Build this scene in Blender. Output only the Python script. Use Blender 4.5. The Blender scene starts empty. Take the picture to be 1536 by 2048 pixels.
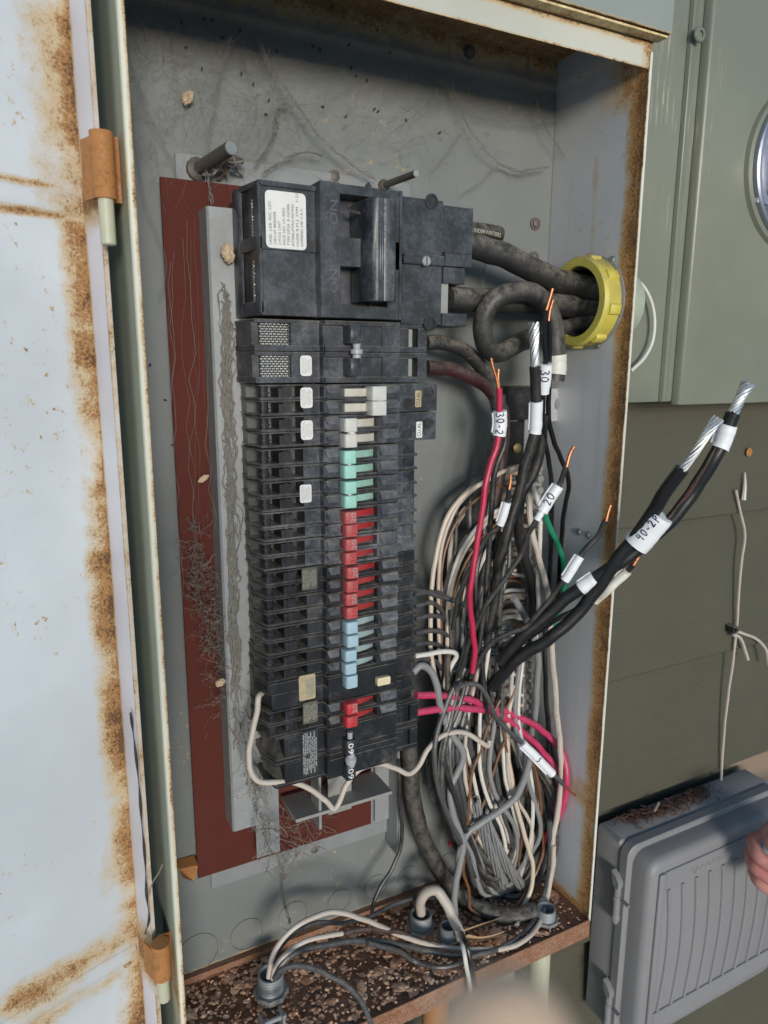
import bpy, bmesh, math, random
from mathutils import Vector, Matrix
R = math.radians
random.seed(7)
scene = bpy.context.scene
COL = scene.collection

# ------------------------------------------------------------ camera, sky, sun, exposure
CAM = Vector((-0.05, -0.7623, 0.7289)); YAW, PITCH, ROLL, FPX = 0.48050, 0.20480, 0.0045, 1446.3
fw = Vector((math.sin(YAW)*math.cos(PITCH), math.cos(YAW)*math.cos(PITCH), -math.sin(PITCH)))
_r = Vector((math.cos(YAW), -math.sin(YAW), 0)); _u = _r.cross(fw)
rt = math.cos(ROLL)*_r + math.sin(ROLL)*_u; up = -math.sin(ROLL)*_r + math.cos(ROLL)*_u
cam = bpy.data.cameras.new('camera'); cam_o = bpy.data.objects.new('camera', cam); COL.objects.link(cam_o)
M4 = Matrix((rt, up, -fw)).transposed().to_4x4(); M4.translation = CAM
cam_o.matrix_world = M4
cam.sensor_fit = 'VERTICAL'; cam.sensor_height = 36; cam.lens = FPX*36/2048
cam.clip_start = 0.01; cam.clip_end = 500
cam.dof.use_dof = True; cam.dof.focus_distance = 0.80; cam.dof.aperture_fstop = 8.0
scene.camera = cam_o

SUN_AZ, SUN_EL = R(12), R(5)          # the sun stands behind the photographer, a little to the left
L = Vector((math.sin(SUN_AZ)*math.cos(SUN_EL), math.cos(SUN_AZ)*math.cos(SUN_EL), -math.sin(SUN_EL)))
world = bpy.data.worlds.new('World'); scene.world = world; world.use_nodes = True
wn = world.node_tree
sky = wn.nodes.new('ShaderNodeTexSky'); sky.sky_type = 'NISHITA'; sky.sun_disc = False
sky.sun_elevation = SUN_EL; sky.sun_rotation = math.pi + SUN_AZ; sky.altitude = 100
sky.dust_density = 0.3; sky.air_density = 1.0; sky.ozone_density = 2.4
bg = wn.nodes['Background']; bg.inputs['Strength'].default_value = 0.15
wn.links.new(sky.outputs[0], bg.inputs[0])
sl = bpy.data.lights.new('sun', 'SUN'); sl.energy = 1.5; sl.angle = R(17); sl.color = (1, 0.985, 0.965)
so = bpy.data.objects.new('sun', sl); COL.objects.link(so); so.location = (-1, -4, 3)
so.rotation_euler = L.to_track_quat('-Z', 'Y').to_euler()
scene.view_settings.view_transform = 'Standard'; scene.view_settings.look = 'None'
scene.view_settings.exposure = 0.86; scene.view_settings.gamma = 1
scene.view_settings.use_curve_mapping = False

# ------------------------------------------------------------ digitising helper: photo pixel + one known plane -> point in the place
def P(px, py, y=None, x=None, z=None):
    d = fw + rt*((px-768)/FPX) - up*((py-1024)/FPX)
    if y is not None: t = (y-CAM.y)/d.y
    elif x is not None: t = (x-CAM.x)/d.x
    else: t = (z-CAM.z)/d.z
    return CAM + d*t
def PX(px, py, y): return P(px, py, y).x
def PZ(px, py, y): return P(px, py, y).z
def dist(p): return (p-CAM).dot(fw)

# ------------------------------------------------------------ mesh building
class MB:
    def __init__(s): s.v = []; s.f = []
    def add(s, vs, fs):
        o = len(s.v); s.v += [tuple(v) for v in vs]; s.f += [tuple(i+o for i in f) for f in fs]; return s
    def box(s, x0, x1, y0, y1, z0, z1):
        vs = [(x, y, z) for z in (z0, z1) for y in (y0, y1) for x in (x0, x1)]
        return s.add(vs, [(0,2,3,1),(4,5,7,6),(0,1,5,4),(2,6,7,3),(0,4,6,2),(1,3,7,5)])
    def prism(s, poly, a0, a1, axis='z'):
        def m(p, a):
            return (p[0], p[1], a) if axis == 'z' else (p[0], a, p[1]) if axis == 'y' else (a, p[0], p[1])
        n = len(poly); vs = [m(p, a0) for p in poly]+[m(p, a1) for p in poly]
        fs = [tuple(range(n))[::-1], tuple(range(n, 2*n))]+[(i, (i+1) % n, n+(i+1) % n, n+i) for i in range(n)]
        return s.add(vs, fs)
    def lathe(s, prof, o, ax, n=20, caps=True, a0=0, a1=2*math.pi):
        ax = Vector(ax).normalized(); t = ax.orthogonal().normalized(); b = ax.cross(t); o = Vector(o)
        full = abs(a1-a0-2*math.pi) < 1e-6; m = n if full else n+1
        vs = []
        for (r, h) in prof:
            for k in range(m):
                a = a0+(a1-a0)*k/n
                vs.append(o+ax*h+(t*math.cos(a)+b*math.sin(a))*r)
        fs = []
        for i in range(len(prof)-1):
            for k in range(n):
                k2 = (k+1) % m
                fs.append((i*m+k, i*m+k2, (i+1)*m+k2, (i+1)*m+k))
        if caps and full:
            if prof[0][0] > 1e-6: fs.append(tuple(range(m))[::-1])
            if prof[-1][0] > 1e-6: fs.append(tuple((len(prof)-1)*m+k for k in range(m)))
        return s.add(vs, fs)
    def cyl(s, p0, p1, r, n=12, r2=None):
        p0 = Vector(p0); p1 = Vector(p1); h = (p1-p0).length
        return s.lathe([(r, 0), (r if r2 is None else r2, h)], p0, p1-p0, n)
    def tube(s, pts, r, n=8, caps=True):
        pts = [Vector(p) for p in pts]
        T = [(pts[min(i+1, len(pts)-1)]-pts[max(i-1, 0)]).normalized() for i in range(len(pts))]
        nn = T[0].orthogonal().normalized(); vs = []
        for i, p in enumerate(pts):
            nn = (nn-T[i]*nn.dot(T[i])); nn = nn.normalized() if nn.length > 1e-9 else T[i].orthogonal().normalized()
            b = T[i].cross(nn); rr = r[i] if isinstance(r, (list, tuple)) else r
            for k in range(n):
                a = 2*math.pi*k/n; vs.append(p+(nn*math.cos(a)+b*math.sin(a))*rr)
        fs = [(i*n+k, i*n+(k+1) % n, (i+1)*n+(k+1) % n, (i+1)*n+k) for i in range(len(pts)-1) for k in range(n)]
        if caps:
            fs.append(tuple(range(n))[::-1]); fs.append(tuple((len(pts)-1)*n+k for k in range(n)))
        return s.add(vs, fs)
    def mesh(s, name, mat, off=Vector(), bevel=0, seg=1, smooth=35):
        me = bpy.data.meshes.new(name)
        me.from_pydata([(v[0]-off.x, v[1]-off.y, v[2]-off.z) for v in s.v], [], s.f)
        bm = bmesh.new(); bm.from_mesh(me)
        bmesh.ops.recalc_face_normals(bm, faces=bm.faces)
        if bevel:
            es = [e for e in bm.edges if len(e.link_faces) == 2 and e.calc_face_angle(0) > R(28)]
            bmesh.ops.bevel(bm, geom=es, offset=bevel, offset_type='OFFSET', segments=seg, affect='EDGES', profile=0.5, clamp_overlap=True)
        bm.to_mesh(me); bm.free()
        if smooth:
            me.polygons.foreach_set('use_smooth', [True]*len(me.polygons)); me.set_sharp_from_angle(angle=R(smooth))
        me.materials.append(mat)
        return me
def tag(o, label=None, cat=None, group=None, kind=None):
    for k, v in (('label', label), ('category', cat), ('group', group), ('kind', kind)):
        if v: o[k] = v
    return o
def thing(name, label, cat, loc, group=None):
    o = bpy.data.objects.new(name, None); COL.objects.link(o); o.location = loc; o.empty_display_size = .02
    return tag(o, label, cat, group)
def wloc(o):
    v = Vector()
    while o: v += Vector(o.location); o = o.parent
    return v
def part(name, mb, mat, parent, label=None, **k):
    o = bpy.data.objects.new(name, mb.mesh(name, mat, wloc(parent), **k)); COL.objects.link(o); o.parent = parent
    if label: o['label'] = label
    return o
def solo(name, mb, mat, label, cat, group=None, kind=None, loc=None, **k):
    loc = Vector(loc) if loc is not None else Vector(mb.v[0])
    o = bpy.data.objects.new(name, mb.mesh(name, mat, loc, **k)); COL.objects.link(o); o.location = loc
    return tag(o, label, cat, group, kind)

def smoothpath(pts, res=7):
    pts = [Vector(p) for p in pts]
    if len(pts) < 3: return [pts[0].lerp(pts[1], k/res) for k in range(res+1)]
    E = [pts[0]*2-pts[1]]+pts+[pts[-1]*2-pts[-2]]; out = []
    for i in range(1, len(E)-2):
        a, b, c, d = E[i-1:i+3]
        t0 = 0; t1 = t0+max((b-a).length, 1e-5)**.5; t2 = t1+max((c-b).length, 1e-5)**.5; t3 = t2+max((d-c).length, 1e-5)**.5
        for k in range(res):
            t = t1+(t2-t1)*k/res
            A1 = a*((t1-t)/(t1-t0))+b*((t-t0)/(t1-t0)); A2 = b*((t2-t)/(t2-t1))+c*((t-t1)/(t2-t1)); A3 = c*((t3-t)/(t3-t2))+d*((t-t2)/(t3-t2))
            B1 = A1*((t2-t)/(t2-t0))+A2*((t-t0)/(t2-t0)); B2 = A2*((t3-t)/(t3-t1))+A3*((t-t1)/(t3-t1))
            out.append(B1*((t2-t)/(t2-t1))+B2*((t-t1)/(t2-t1)))
    out.append(pts[-1]); return out
def pxpath(spec):
    """(px, py[, y]) with depths given at some of the points, filled in between"""
    ys = [s[2] if len(s) > 2 else None for s in spec]
    known = [i for i, y in enumerate(ys) if y is not None]
    for i in range(len(ys)):
        if ys[i] is None:
            lo = max([k for k in known if k < i], default=None); hi = min([k for k in known if k > i], default=None)
            ys[i] = ys[hi] if lo is None else ys[lo] if hi is None else ys[lo]+(ys[hi]-ys[lo])*(i-lo)/(hi-lo)
    out = []
    for s, y in zip(spec, ys):                                  # nothing passes through the pan or the right wall of the enclosure
        p = P(s[0], s[1], y=y)
        if p.y > -.149 and p.z < .011 and p.x < .58: p = P(s[0], s[1], z=.011)
        if p.y > -.149 and p.x > .5725 and p.x < .66: p = P(s[0], s[1], x=.5725)
        out.append(p)
    return out

# text --------------------------------------------------------
_tc = {}
def glyphs(txt):
    if txt not in _tc:
        cu = bpy.data.curves.new('text', 'FONT'); cu.body = txt; cu.size = 1; cu.resolution_u = 2; cu.align_x = 'CENTER'; cu.align_y = 'CENTER'
        o = bpy.data.objects.new('text', cu); COL.objects.link(o); bpy.context.view_layer.update()
        me = bpy.data.meshes.new_from_object(o.evaluated_get(bpy.context.evaluated_depsgraph_get()))
        _tc[txt] = ([(v.co.x, v.co.y) for v in me.vertices], [tuple(p.vertices) for p in me.polygons])
        bpy.data.objects.remove(o); bpy.data.curves.remove(cu); bpy.data.meshes.remove(me)
    return _tc[txt]
def text(mb, txt, o, xd, yd, size, width=None):
    vs, fs = glyphs(txt); o = Vector(o); xd = Vector(xd).normalized(); yd = Vector(yd).normalized()
    sx = size
    if width and vs: sx = width/max(1e-6, max(v[0] for v in vs)-min(v[0] for v in vs))
    mb.add([o+xd*(v[0]*sx)+yd*(v[1]*size) for v in vs], fs)
STROKES = {'0': [[(.5,1),(.15,.8),(.1,.4),(.4,.02),(.75,.3),(.8,.75),(.5,1),(.3,.9)]], '2': [[(.05,.8),(.35,1),(.7,.8),(.5,.4),(.1,.05),(.85,.1)]],
 '3': [[(.1,.9),(.5,1),(.75,.8),(.4,.55),(.8,.3),(.5,0),(.05,.1)]], '4': [[(.2,1),(.05,.5),(.7,.55)],[(.6,.95),(.55,-.1)]], '-': [[(.2,.4),(.7,.45)]],
 'P': [[(.2,-.1),(.3,.9),(.75,.8),(.65,.5),(.25,.4)]], '1': [[(.4,1),(.4,0)]], '5': [[(.8,1),(.3,.95),(.2,.6),(.7,.5),(.6,.1),(.1,0)]]}
class Path:
    def __init__(s, pts):
        s.p = pts; s.s = [0]
        for a, b in zip(pts, pts[1:]): s.s.append(s.s[-1]+(b-a).length)
    def at(s, d):
        d = min(max(d, 0), s.s[-1]-1e-7); i = 0
        while s.s[i+1] < d: i += 1
        t = (d-s.s[i])/max(1e-9, s.s[i+1]-s.s[i]); return s.p[i].lerp(s.p[i+1], t), (s.p[i+1]-s.p[i]).normalized()
    def near(s, px, py):
        best = None
        for i, q in enumerate(s.p):
            z = dist(q); u = 768+FPX*(q-CAM).dot(rt)/z; v = 1024-FPX*(q-CAM).dot(up)/z
            e = (u-px)**2+(v-py)**2
            if best is None or e < best[0]: best = (e, s.s[i])
        return best[1]
    def sub(s, d0, d1, n=10): return [s.at(d0+(d1-d0)*k/n)[0] for k in range(n+1)]
    def wrap(s, d, v, rad, turn=0):       # surface point: d along the axis, v across, front towards the photographer's side
        c, t = s.at(d); n = (CAM-c); n = (n-t*n.dot(t)).normalized(); b = t.cross(n); a = v/rad+turn
        return c+(n*math.cos(a)+b*math.sin(a))*rad
def scrawl(mb, path, d, rad, txt, size, flip=1, thick=.0004, across=0, dirv=1):
    w = size*.8
    for i, ch in enumerate(txt):
        for st in STROKES.get(ch, []):
            pts = []
            for (u, v) in st:
                uu = (i-len(txt)/2)*w+u*w*.8; vv = (v-.5)*size
                if dirv: pts.append(path.wrap(d+flip*uu, -flip*vv+across, rad+.0001))
                else: pts.append(path.wrap(d+vv*flip, uu*-flip+across, rad+.0001))
            mb.tube(smoothpath(pts, 4), thick, 5)
def tubetext(mb, path, d, rad, txt, size, flip=1):
    vs, fs = glyphs(txt); mb.add([path.wrap(d+flip*v[0]*size, -flip*v[1]*size, rad+.00015) for v in vs], fs)

# ------------------------------------------------------------ procedural materials
class NT:
    def __init__(s, name):
        s.m = bpy.data.materials.new(name); s.m.use_nodes = True; s.t = s.m.node_tree
        s.b = s.t.nodes['Principled BSDF']; s.geo = s.new('ShaderNodeNewGeometry')
        s.pos = s.geo.outputs['Position']; s.sep = s.new('ShaderNodeSeparateXYZ'); s.lk(s.pos, s.sep.inputs[0])
        s.nsep = s.new('ShaderNodeSeparateXYZ'); s.lk(s.geo.outputs['Normal'], s.nsep.inputs[0])
    def new(s, t): return s.t.nodes.new(t)
    def lk(s, a, b): s.t.links.new(a, b)
    def put(s, sock, v):
        if isinstance(v, bpy.types.NodeSocket): s.lk(v, sock)
        else: sock.default_value = v
    def math(s, op, a, b=0, c=0, clamp=False):
        n = s.new('ShaderNodeMath'); n.operation = op; n.use_clamp = clamp
        s.put(n.inputs[0], a); s.put(n.inputs[1], b)
        if op in ('MULTIPLY_ADD', 'SMOOTH_MIN', 'SMOOTH_MAX'): s.put(n.inputs[2], c)
        return n.outputs[0]
    def noise(s, scale, detail=4, rough=.6, vec=None, dist=0):
        n = s.new('ShaderNodeTexNoise'); n.inputs['Scale'].default_value = scale; n.inputs['Detail'].default_value = detail
        n.inputs['Roughness'].default_value = rough; n.inputs['Distortion'].default_value = dist; s.lk(vec or s.pos, n.inputs['Vector']); return n.outputs['Fac']
    def voro(s, scale, out='Distance', vec=None, feat='F1'):
        n = s.new('ShaderNodeTexVoronoi'); n.feature = feat; n.inputs['Scale'].default_value = scale; s.lk(vec or s.pos, n.inputs['Vector']); return n.outputs[out]
    def stretch(s, sx, sy, sz):
        n = s.new('ShaderNodeVectorMath'); n.operation = 'MULTIPLY'; s.lk(s.pos, n.inputs[0]); n.inputs[1].default_value = (sx, sy, sz); return n.outputs[0]
    def axis(s, ax):
        if isinstance(ax, str): return s.sep.outputs['xyz'.index(ax)]
        n = s.new('ShaderNodeVectorMath'); n.operation = 'DOT_PRODUCT'; s.lk(s.pos, n.inputs[0]); n.inputs[1].default_value = ax; return n.outputs['Value']
    def ramp(s, v, lo, hi):
        n = s.new('ShaderNodeMapRange'); n.interpolation_type = 'SMOOTHSTEP'; s.put(n.inputs[0], v); n.inputs[1].default_value = lo; n.inputs[2].default_value = hi; return n.outputs[0]
    def mix(s, f, a, b):
        n = s.new('ShaderNodeMix'); n.data_type = 'RGBA'; s.put(n.inputs[0], f)
        for k, v in ((6, a), (7, b)): s.put(n.inputs[k], (*v, 1) if isinstance(v, tuple) and len(v) == 3 else v)
        return n.outputs[2]
    def bump(s, h, st=.3, d=.001):
        n = s.new('ShaderNodeBump'); n.inputs['Strength'].default_value = st; n.inputs['Distance'].default_value = d; s.put(n.inputs['Height'], h); s.lk(n.outputs[0], s.b.inputs['Normal'])
    def out(s, col, rough=.5, metal=0, spec=None):
        s.put(s.b.inputs['Base Color'], (*col, 1) if isinstance(col, tuple) else col); s.put(s.b.inputs['Roughness'], rough); s.put(s.b.inputs['Metallic'], metal)
        if spec is not None: s.b.inputs['Specular IOR Level'].default_value = spec
        return s.m

def m_plain(name, col, rough=.5, metal=0, var=.25, scale=60, dust=0, bump=0):
    n = NT(name); f = n.noise(scale, 5)
    c = n.mix(f, tuple(x*(1-var) for x in col), tuple(min(1, x*(1+var)) for x in col))
    if dust:
        d = n.math('MULTIPLY', n.ramp(n.noise(35, 6, .7), .35, .7), dust, clamp=True)
        d = n.math('MULTIPLY', d, n.ramp(n.nsep.outputs[2], -.6, .9))
        c = n.mix(d, c, (.24, .20, .155))
    if bump: n.bump(n.noise(scale*4, 4), .3, bump)
    return n.out(c, rough, metal)

def m_rust(name, base, bands, rough=.42, amp=.9, var=.10, spots=.0, streak=0, scratch=None, metal=0, nscale=55, dirt=0, tone=1.0, stain=(.54, .385, .19), dk=.9, patchy=0, rc=(.37, .19, .062)):
    """painted sheet steel with rust; bands = (axis, position, half width, strength[, (axis, lo, hi, soft)])"""
    n = NT(name); fine = n.noise(nscale, 9, .72); mid = n.noise(9, 4, .6); hf = n.noise(420, 5, .75)
    v = None
    for b in bands:
        d = n.math('DIVIDE', n.math('ABSOLUTE', n.math('SUBTRACT', n.axis(b[0]), b[1])), b[2])
        s_ = n.math('MULTIPLY', n.math('SUBTRACT', 1, d, clamp=True), b[3])
        for w in b[4:]:
            a = n.axis(w[0])
            s_ = n.math('MULTIPLY', s_, n.math('MULTIPLY', n.ramp(a, w[1]-w[3], w[1]+w[3]), n.math('SUBTRACT', 1, n.ramp(a, w[2]-w[3], w[2]+w[3]))))
        v = s_ if v is None else n.math('MAXIMUM', v, s_)
    if v is None: v = n.math('MULTIPLY', fine, 0)
    elif patchy: v = n.math('MULTIPLY', v, n.math('MULTIPLY_ADD', n.ramp(n.noise(1, 3, .6, n.stretch(9, 9, 13)), .32, .68), patchy, 1-patchy*.62))
    if spots:
        dens = n.ramp(n.noise(7, 3), .36, .68)
        sp = n.math('MULTIPLY', n.math('MULTIPLY', n.ramp(n.noise(110, 6, .75), .555, .68), dens), spots)
        v = n.math('MAXIMUM', v, sp)
    on = n.math('MULTIPLY', v, 5, clamp=True); sf = n.math('SUBTRACT', fine, .5); sm_ = n.math('SUBTRACT', mid, .5); sh = n.math('SUBTRACT', hf, .5)
    def mk(kv, kf, km, kh): return n.math('MULTIPLY', n.math('ADD', n.math('ADD', n.math('MULTIPLY', v, kv), n.math('MULTIPLY', sf, kf*amp)), n.math('ADD', n.math('MULTIPLY', sm_, km*amp), n.math('MULTIPLY', sh, kh*amp))), on)
    m_st = mk(1, .8, .5, .25); msk = mk(.95, 1.25, .8, 1.1); m_dk = mk(.72, 1.6, .6, 1.9)
    lo = n.noise(4, 4)
    c = n.mix(n.ramp(lo, .3, .7), tuple(x*(1-var) for x in base), tuple(min(1, x*(1+var)) for x in base))
    c = n.mix(n.math('MULTIPLY', n.ramp(n.noise(170, 6, .8), .56, .8), .22), c, tuple(x*.62 for x in base))
    if streak:
        st = n.noise(1, 5, .6, n.stretch(95, 95, 3.5)); c = n.mix(n.math('MULTIPLY', n.ramp(st, .52, .75), streak), c, (.36, .30, .21))
    if scratch:
        sc = n.noise(1, 6, .75, n.stretch(260, 260, 9)); zone = n.math('MULTIPLY', n.ramp(n.noise(10, 2), .42, .6), 1)
        for w in scratch[1:]: a = n.axis(w[0]); zone = n.math('MULTIPLY', zone, n.math('MULTIPLY', n.ramp(a, w[1]-w[3], w[1]+w[3]), n.math('SUBTRACT', 1, n.ramp(a, w[2]-w[3], w[2]+w[3]))))
        c = n.mix(n.math('MULTIPLY', n.ramp(sc, .54, .62), zone), c, scratch[0])
    if dirt: c = n.mix(n.math('MULTIPLY', n.ramp(n.noise(14, 7, .7), .45, .8), dirt), c, (.15, .125, .09))
    c = n.mix(n.math('MULTIPLY', n.ramp(m_st, .08, .55), .85), c, stain)
    c = n.mix(n.math('MULTIPLY', n.ramp(msk, .42, .72), .92), c, n.mix(n.ramp(hf, .35, .65), (rc[0]*tone, rc[1]*tone, rc[2]*tone), (rc[0]*.66*tone, rc[1]*.58*tone, rc[2]*.6*tone)))
    c = n.mix(n.math('MULTIPLY', n.ramp(m_dk, .62, .92), dk), c, n.mix(n.ramp(hf, .4, .65), (.11, .05, .022), (.045, .024, .014)))
    rr = n.math('MULTIPLY_ADD', n.ramp(msk, .2, .5), .45, rough)
    n.bump(n.math('MULTIPLY_ADD', n.ramp(msk, .2, .7), n.math('MULTIPLY', hf, 3), n.math('MULTIPLY', n.noise(130, 3), .5)), .35, .0009)
    return n.out(c, rr, metal)

def m_plastic(name, col=(.018, .0195, .024), haze=.55, dust=.8, hazecol=(.12, .127, .15)):
    n = NT(name)
    h = n.math('MULTIPLY', n.ramp(n.math('ADD', n.noise(30, 7, .72), n.math('MULTIPLY', n.noise(240, 4, .8), .30)), .52, .86), haze)  # random scuffing plus a grey-blue reflection painted into the colour
    c = n.mix(h, col, hazecol)
    bv = n.new('ShaderNodeBevel'); bv.samples = 4; bv.inputs['Radius'].default_value = .0011
    dt = n.new('ShaderNodeVectorMath'); dt.operation = 'DOT_PRODUCT'; n.lk(bv.outputs[0], dt.inputs[0]); n.lk(n.geo.outputs['Normal'], dt.inputs[1])
    wear = n.math('MULTIPLY', n.ramp(n.math('SUBTRACT', 1, dt.outputs['Value']), .02, .25), n.ramp(n.noise(70, 7, .8), .38, .66))
    c = n.mix(n.math('MULTIPLY', wear, haze*1.1, clamp=True), c, (.26, .265, .28))
    sp = n.ramp(n.noise(900, 2, .5), .70, .78); c = n.mix(n.math('MULTIPLY', sp, .35), c, (.3, .28, .25))
    d = n.math('MULTIPLY', n.ramp(n.nsep.outputs[2], .25, .9), n.math('MULTIPLY', n.ramp(n.noise(60, 6, .75), .25, .62), dust))
    d2 = n.math('MULTIPLY', n.ramp(n.noise(30, 8, .8), .52, .82), dust*.5)
    c = n.mix(n.math('MAXIMUM', d, d2), c, (.34, .29, .22))
    n.bump(n.noise(700, 3), .15, .0004)
    return n.out(c, n.math('MULTIPLY_ADD', n.noise(80, 4), .32, .20), 0, .5)

def m_metal(name, col, rough=.4, grain=90, dull=.5, dullcol=(.25, .25, .24), metal=.85):
    n = NT(name); f = n.ramp(n.voro(grain, 'Color'), 0, 1) if False else n.noise(grain, 6, .75)
    c = n.mix(f, tuple(x*.7 for x in col), tuple(min(1, x*1.2) for x in col))
    q = n.math('MULTIPLY', n.ramp(n.noise(18, 7, .75), .4, .75), dull); c = n.mix(q, c, dullcol)
    n.bump(n.noise(grain*5, 3), .2, .0004)
    return n.out(c, n.math('MULTIPLY_ADD', f, .3, rough), n.math('MULTIPLY', n.math('SUBTRACT', 1, q), metal))

def m_wire(name, col, rough=.42, dust=.35, mott=.0, mcol=(.3, .2, .15)):
    n = NT(name)
    c = n.mix(n.noise(40, 5), tuple(x*.8 for x in col), tuple(min(1, x*1.15) for x in col))
    if mott: c = n.mix(n.math('MULTIPLY', n.ramp(n.noise(25, 6, .7), .45, .7), mott), c, mcol)
    d = n.math('MULTIPLY', n.ramp(n.nsep.outputs[2], -.8, .9), n.math('MULTIPLY', n.ramp(n.noise(80, 7, .8), .34, .66), dust))
    c = n.mix(d, c, (.30, .26, .205))
    sc = n.ramp(n.noise(350, 3, .7), .62, .75); c = n.mix(n.math('MULTIPLY', sc, min(.5, dust)), c, (.36, .34, .31)); rough = n.math('MULTIPLY_ADD', n.noise(60, 4), .35, rough-.16)
    n.bump(n.noise(160, 5, .7), .22, .0012)
    return n.out(c, rough, 0, .45)

XRR = .5803
OL = (.185, .195, .148)                    # olive house paint on steel
DD = Vector((-math.cos(R(18)), -math.sin(R(18)), 0)); DN = Vector((math.sin(R(18)), -math.cos(R(18)), 0))   # door: outward from hinge, inner normal
D0 = Vector((.0225, -.085, 0))
ddk = tuple(DD); dd0 = DD.dot(D0)
HZ = Vector((0, 0, 1))
ribs = [(.853, .0), (.139, .0)]
M = {}
M['inner'] = m_rust('grey_enamel_inside', (.180, .190, .181), [('z', 1.083, .03, .75), ('z', .0, .018, .9)], spots=.38, dirt=.25, rough=.5)  # same enamel as door and side wall, darkened as the shaded inside
M['right_wall'] = m_rust('grey_enamel_lit', (.53, .535, .545), [('y', -.141, .021, 1.25), ('y', -.152, .09, .9, ('z', 1.0, 1.1, .02)), ('y', -.16, .085, 1.2, ('z', .15, .195, .015)), ('y', -.16, .05, 1.0, ('z', .03, .15, .03)), ('z', 0, .02, 1.1), ('y', -.08, .012, .38, ('z', .74, .97, .03))], spots=.5, streak=.22, rough=.4, tone=1.2, dk=.6, patchy=.5, rc=(.46, .235, .075))  # same enamel as the back, lightened to paint in light on this wall
M['pan'] = m_rust('rusted_pan', (.24, .17, .13), [('z', 0, 1, .66)], amp=.9, rough=.75, tone=.85, stain=(.33, .20, .135), rc=(.36, .17, .085), dk=.8)
M['lip'] = m_rust('cream_enamel_lip', (.50, .49, .42), [('z', 1.056, .0105, 1.0), ('z', 1.0285, .003, .6), ('x', .585, .025, .9)], rough=.4, amp=1.2, tone=.8)
M['lip_left'] = m_rust('rust_edged_lip', (.62, .60, .50), [('x', .0535, .0036, .62)], rough=.5, amp=1.2)
M['edge'] = m_rust('pale_edge', (.62, .60, .54), [('x', XRR-.0024, .0016, .7)], rough=.45, amp=1.2, patchy=.6)
M['olive'] = m_rust('olive_steel_lit', (.37, .39, .30), [('z', .87, .06, .35, ('y', -.2, -.09, .01)), ('z', .13, .07, .5, ('y', -.2, -.09, .01))], spots=.05, rough=.38, amp=.9)  # olive paint lightened to stand in for light on the left side
M['hood'] = m_rust('olive_hood', (.24, .26, .235), [('z', 1.0575, .0022, .7)], rough=.45, tone=.6)
M['hood_under'] = m_rust('hood_underside', (.78, .62, .32), [('z', 1.05, .03, .42)], rough=.6, amp=1.3)  # stained cream, brightened in colour to offset the shade under the hood
M['door'] = m_rust('door_enamel_lit', (.545, .575, .60), [(ddk, dd0, .030, 1.05), (ddk, dd0, .055, .8, ('z', .845, 1.2, .02)), (ddk, dd0, .05, .62, ('z', -.2, .3, .08)),  # same enamel again, lightened in colour as the brightly lit door face
    ('z', .865, .006, .72, (ddk, dd0, dd0+.11, .03)), ('z', .843, .006, .72, (ddk, dd0, dd0+.09, .03)),
    ((0, 0, 1), .160, .03, .62), ((0, 0, 1), .125, .03, .5)], spots=.60, streak=.0, rough=.36, amp=1.05, var=.10, tone=1.05, dk=.8, patchy=.85)
M['flange'] = m_rust('door_flange', (.64, .64, .70), [((DN.x, DN.y, 0), DN.dot(D0)+.0305, .0022, .6), ('z', .858, .035, 1.0), ('z', .145, .05, 1.0), ((DN.x, DN.y, 0), DN.dot(D0), .006, .7)], rough=.36)
M['orange'] = m_rust('rusted_hinge', (.38, .14, .036), [('z', .5, 9, .42)], rough=.45, amp=1.0, tone=.85, stain=(.42, .19, .06), dk=.85)
M['pin'] = m_plain('cream_paint', (.47, .46, .33), .45, 0, .08)
M['galv'] = m_metal('galvanised', (.34, .35, .35), .48, 160, .7, (.22, .22, .21), .45)
M['plate'] = m_metal('galvanised_plate', (.28, .29, .29), .5, 50, .7, (.20, .21, .21), .35)
M['maroon'] = m_plain('maroon_board', (.092, .024, .018), .8, 0, .15, 30)
M['bus'] = m_metal('aluminium_bus', (.34, .335, .31), .45, 60, .75, (.2, .18, .15), .4)
M['steel'] = m_metal('dull_steel', (.42, .42, .40), .35, 200, .5, (.16, .15, .13))
M['dark_steel'] = m_metal('browned_steel', (.16, .14, .12), .45, 100, .6, (.10, .085, .07), .5)
M['brass'] = m_metal('brass_screw', (.42, .34, .16), .4, 100, .5, (.15, .12, .07))
M['plastic'] = m_plastic('black_phenolic'); M['plastic_clean'] = m_plastic('black_phenolic_clean', haze=.5, dust=.25)
M['plastic_grey'] = m_plastic('greyed_phenolic', (.030, .032, .037), .85, .8, (.15, .155, .17)); M['plastic_tab'] = m_plastic('scuffed_tab', (.04, .042, .048), .7, .7, (.17, .175, .195)); M['plastic_dark'] = m_plastic('black_recess', (.010, .010, .011), .15, .55)  # switch tabs: the same plastic, lightened as a painted reflection
M['plastic_dusty'] = m_plastic('dusty_phenolic', (.018, .018, .019), .3, 1.0)
M['plastic_low'] = m_plastic('black_bakelite', (.011, .011, .012), .14, .75)
for k, c in (('green', (.33, .60, .50)), ('red', (.46, .085, .085)), ('red_new', (.53, .035, .045)), ('blue', (.36, .50, .57)), ('white', (.58, .57, .52)), ('grey', (.36, .36, .38))):
    M['h_'+k] = m_plain(k+'_handle', c, .4, 0, .1, 120, .35)
for k, c in (('green', (.27, .46, .36)), ('red', (.34, .018, .02)), ('blue', (.28, .36, .36)), ('white', (.52, .49, .41))):
    M['s_'+k] = m_plain(k+'_skirt', c, .45, 0, .3, 90, .3)
M['label'] = m_plain('white_label', (.70, .685, .65), .5, 0, .07, 80)
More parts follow.
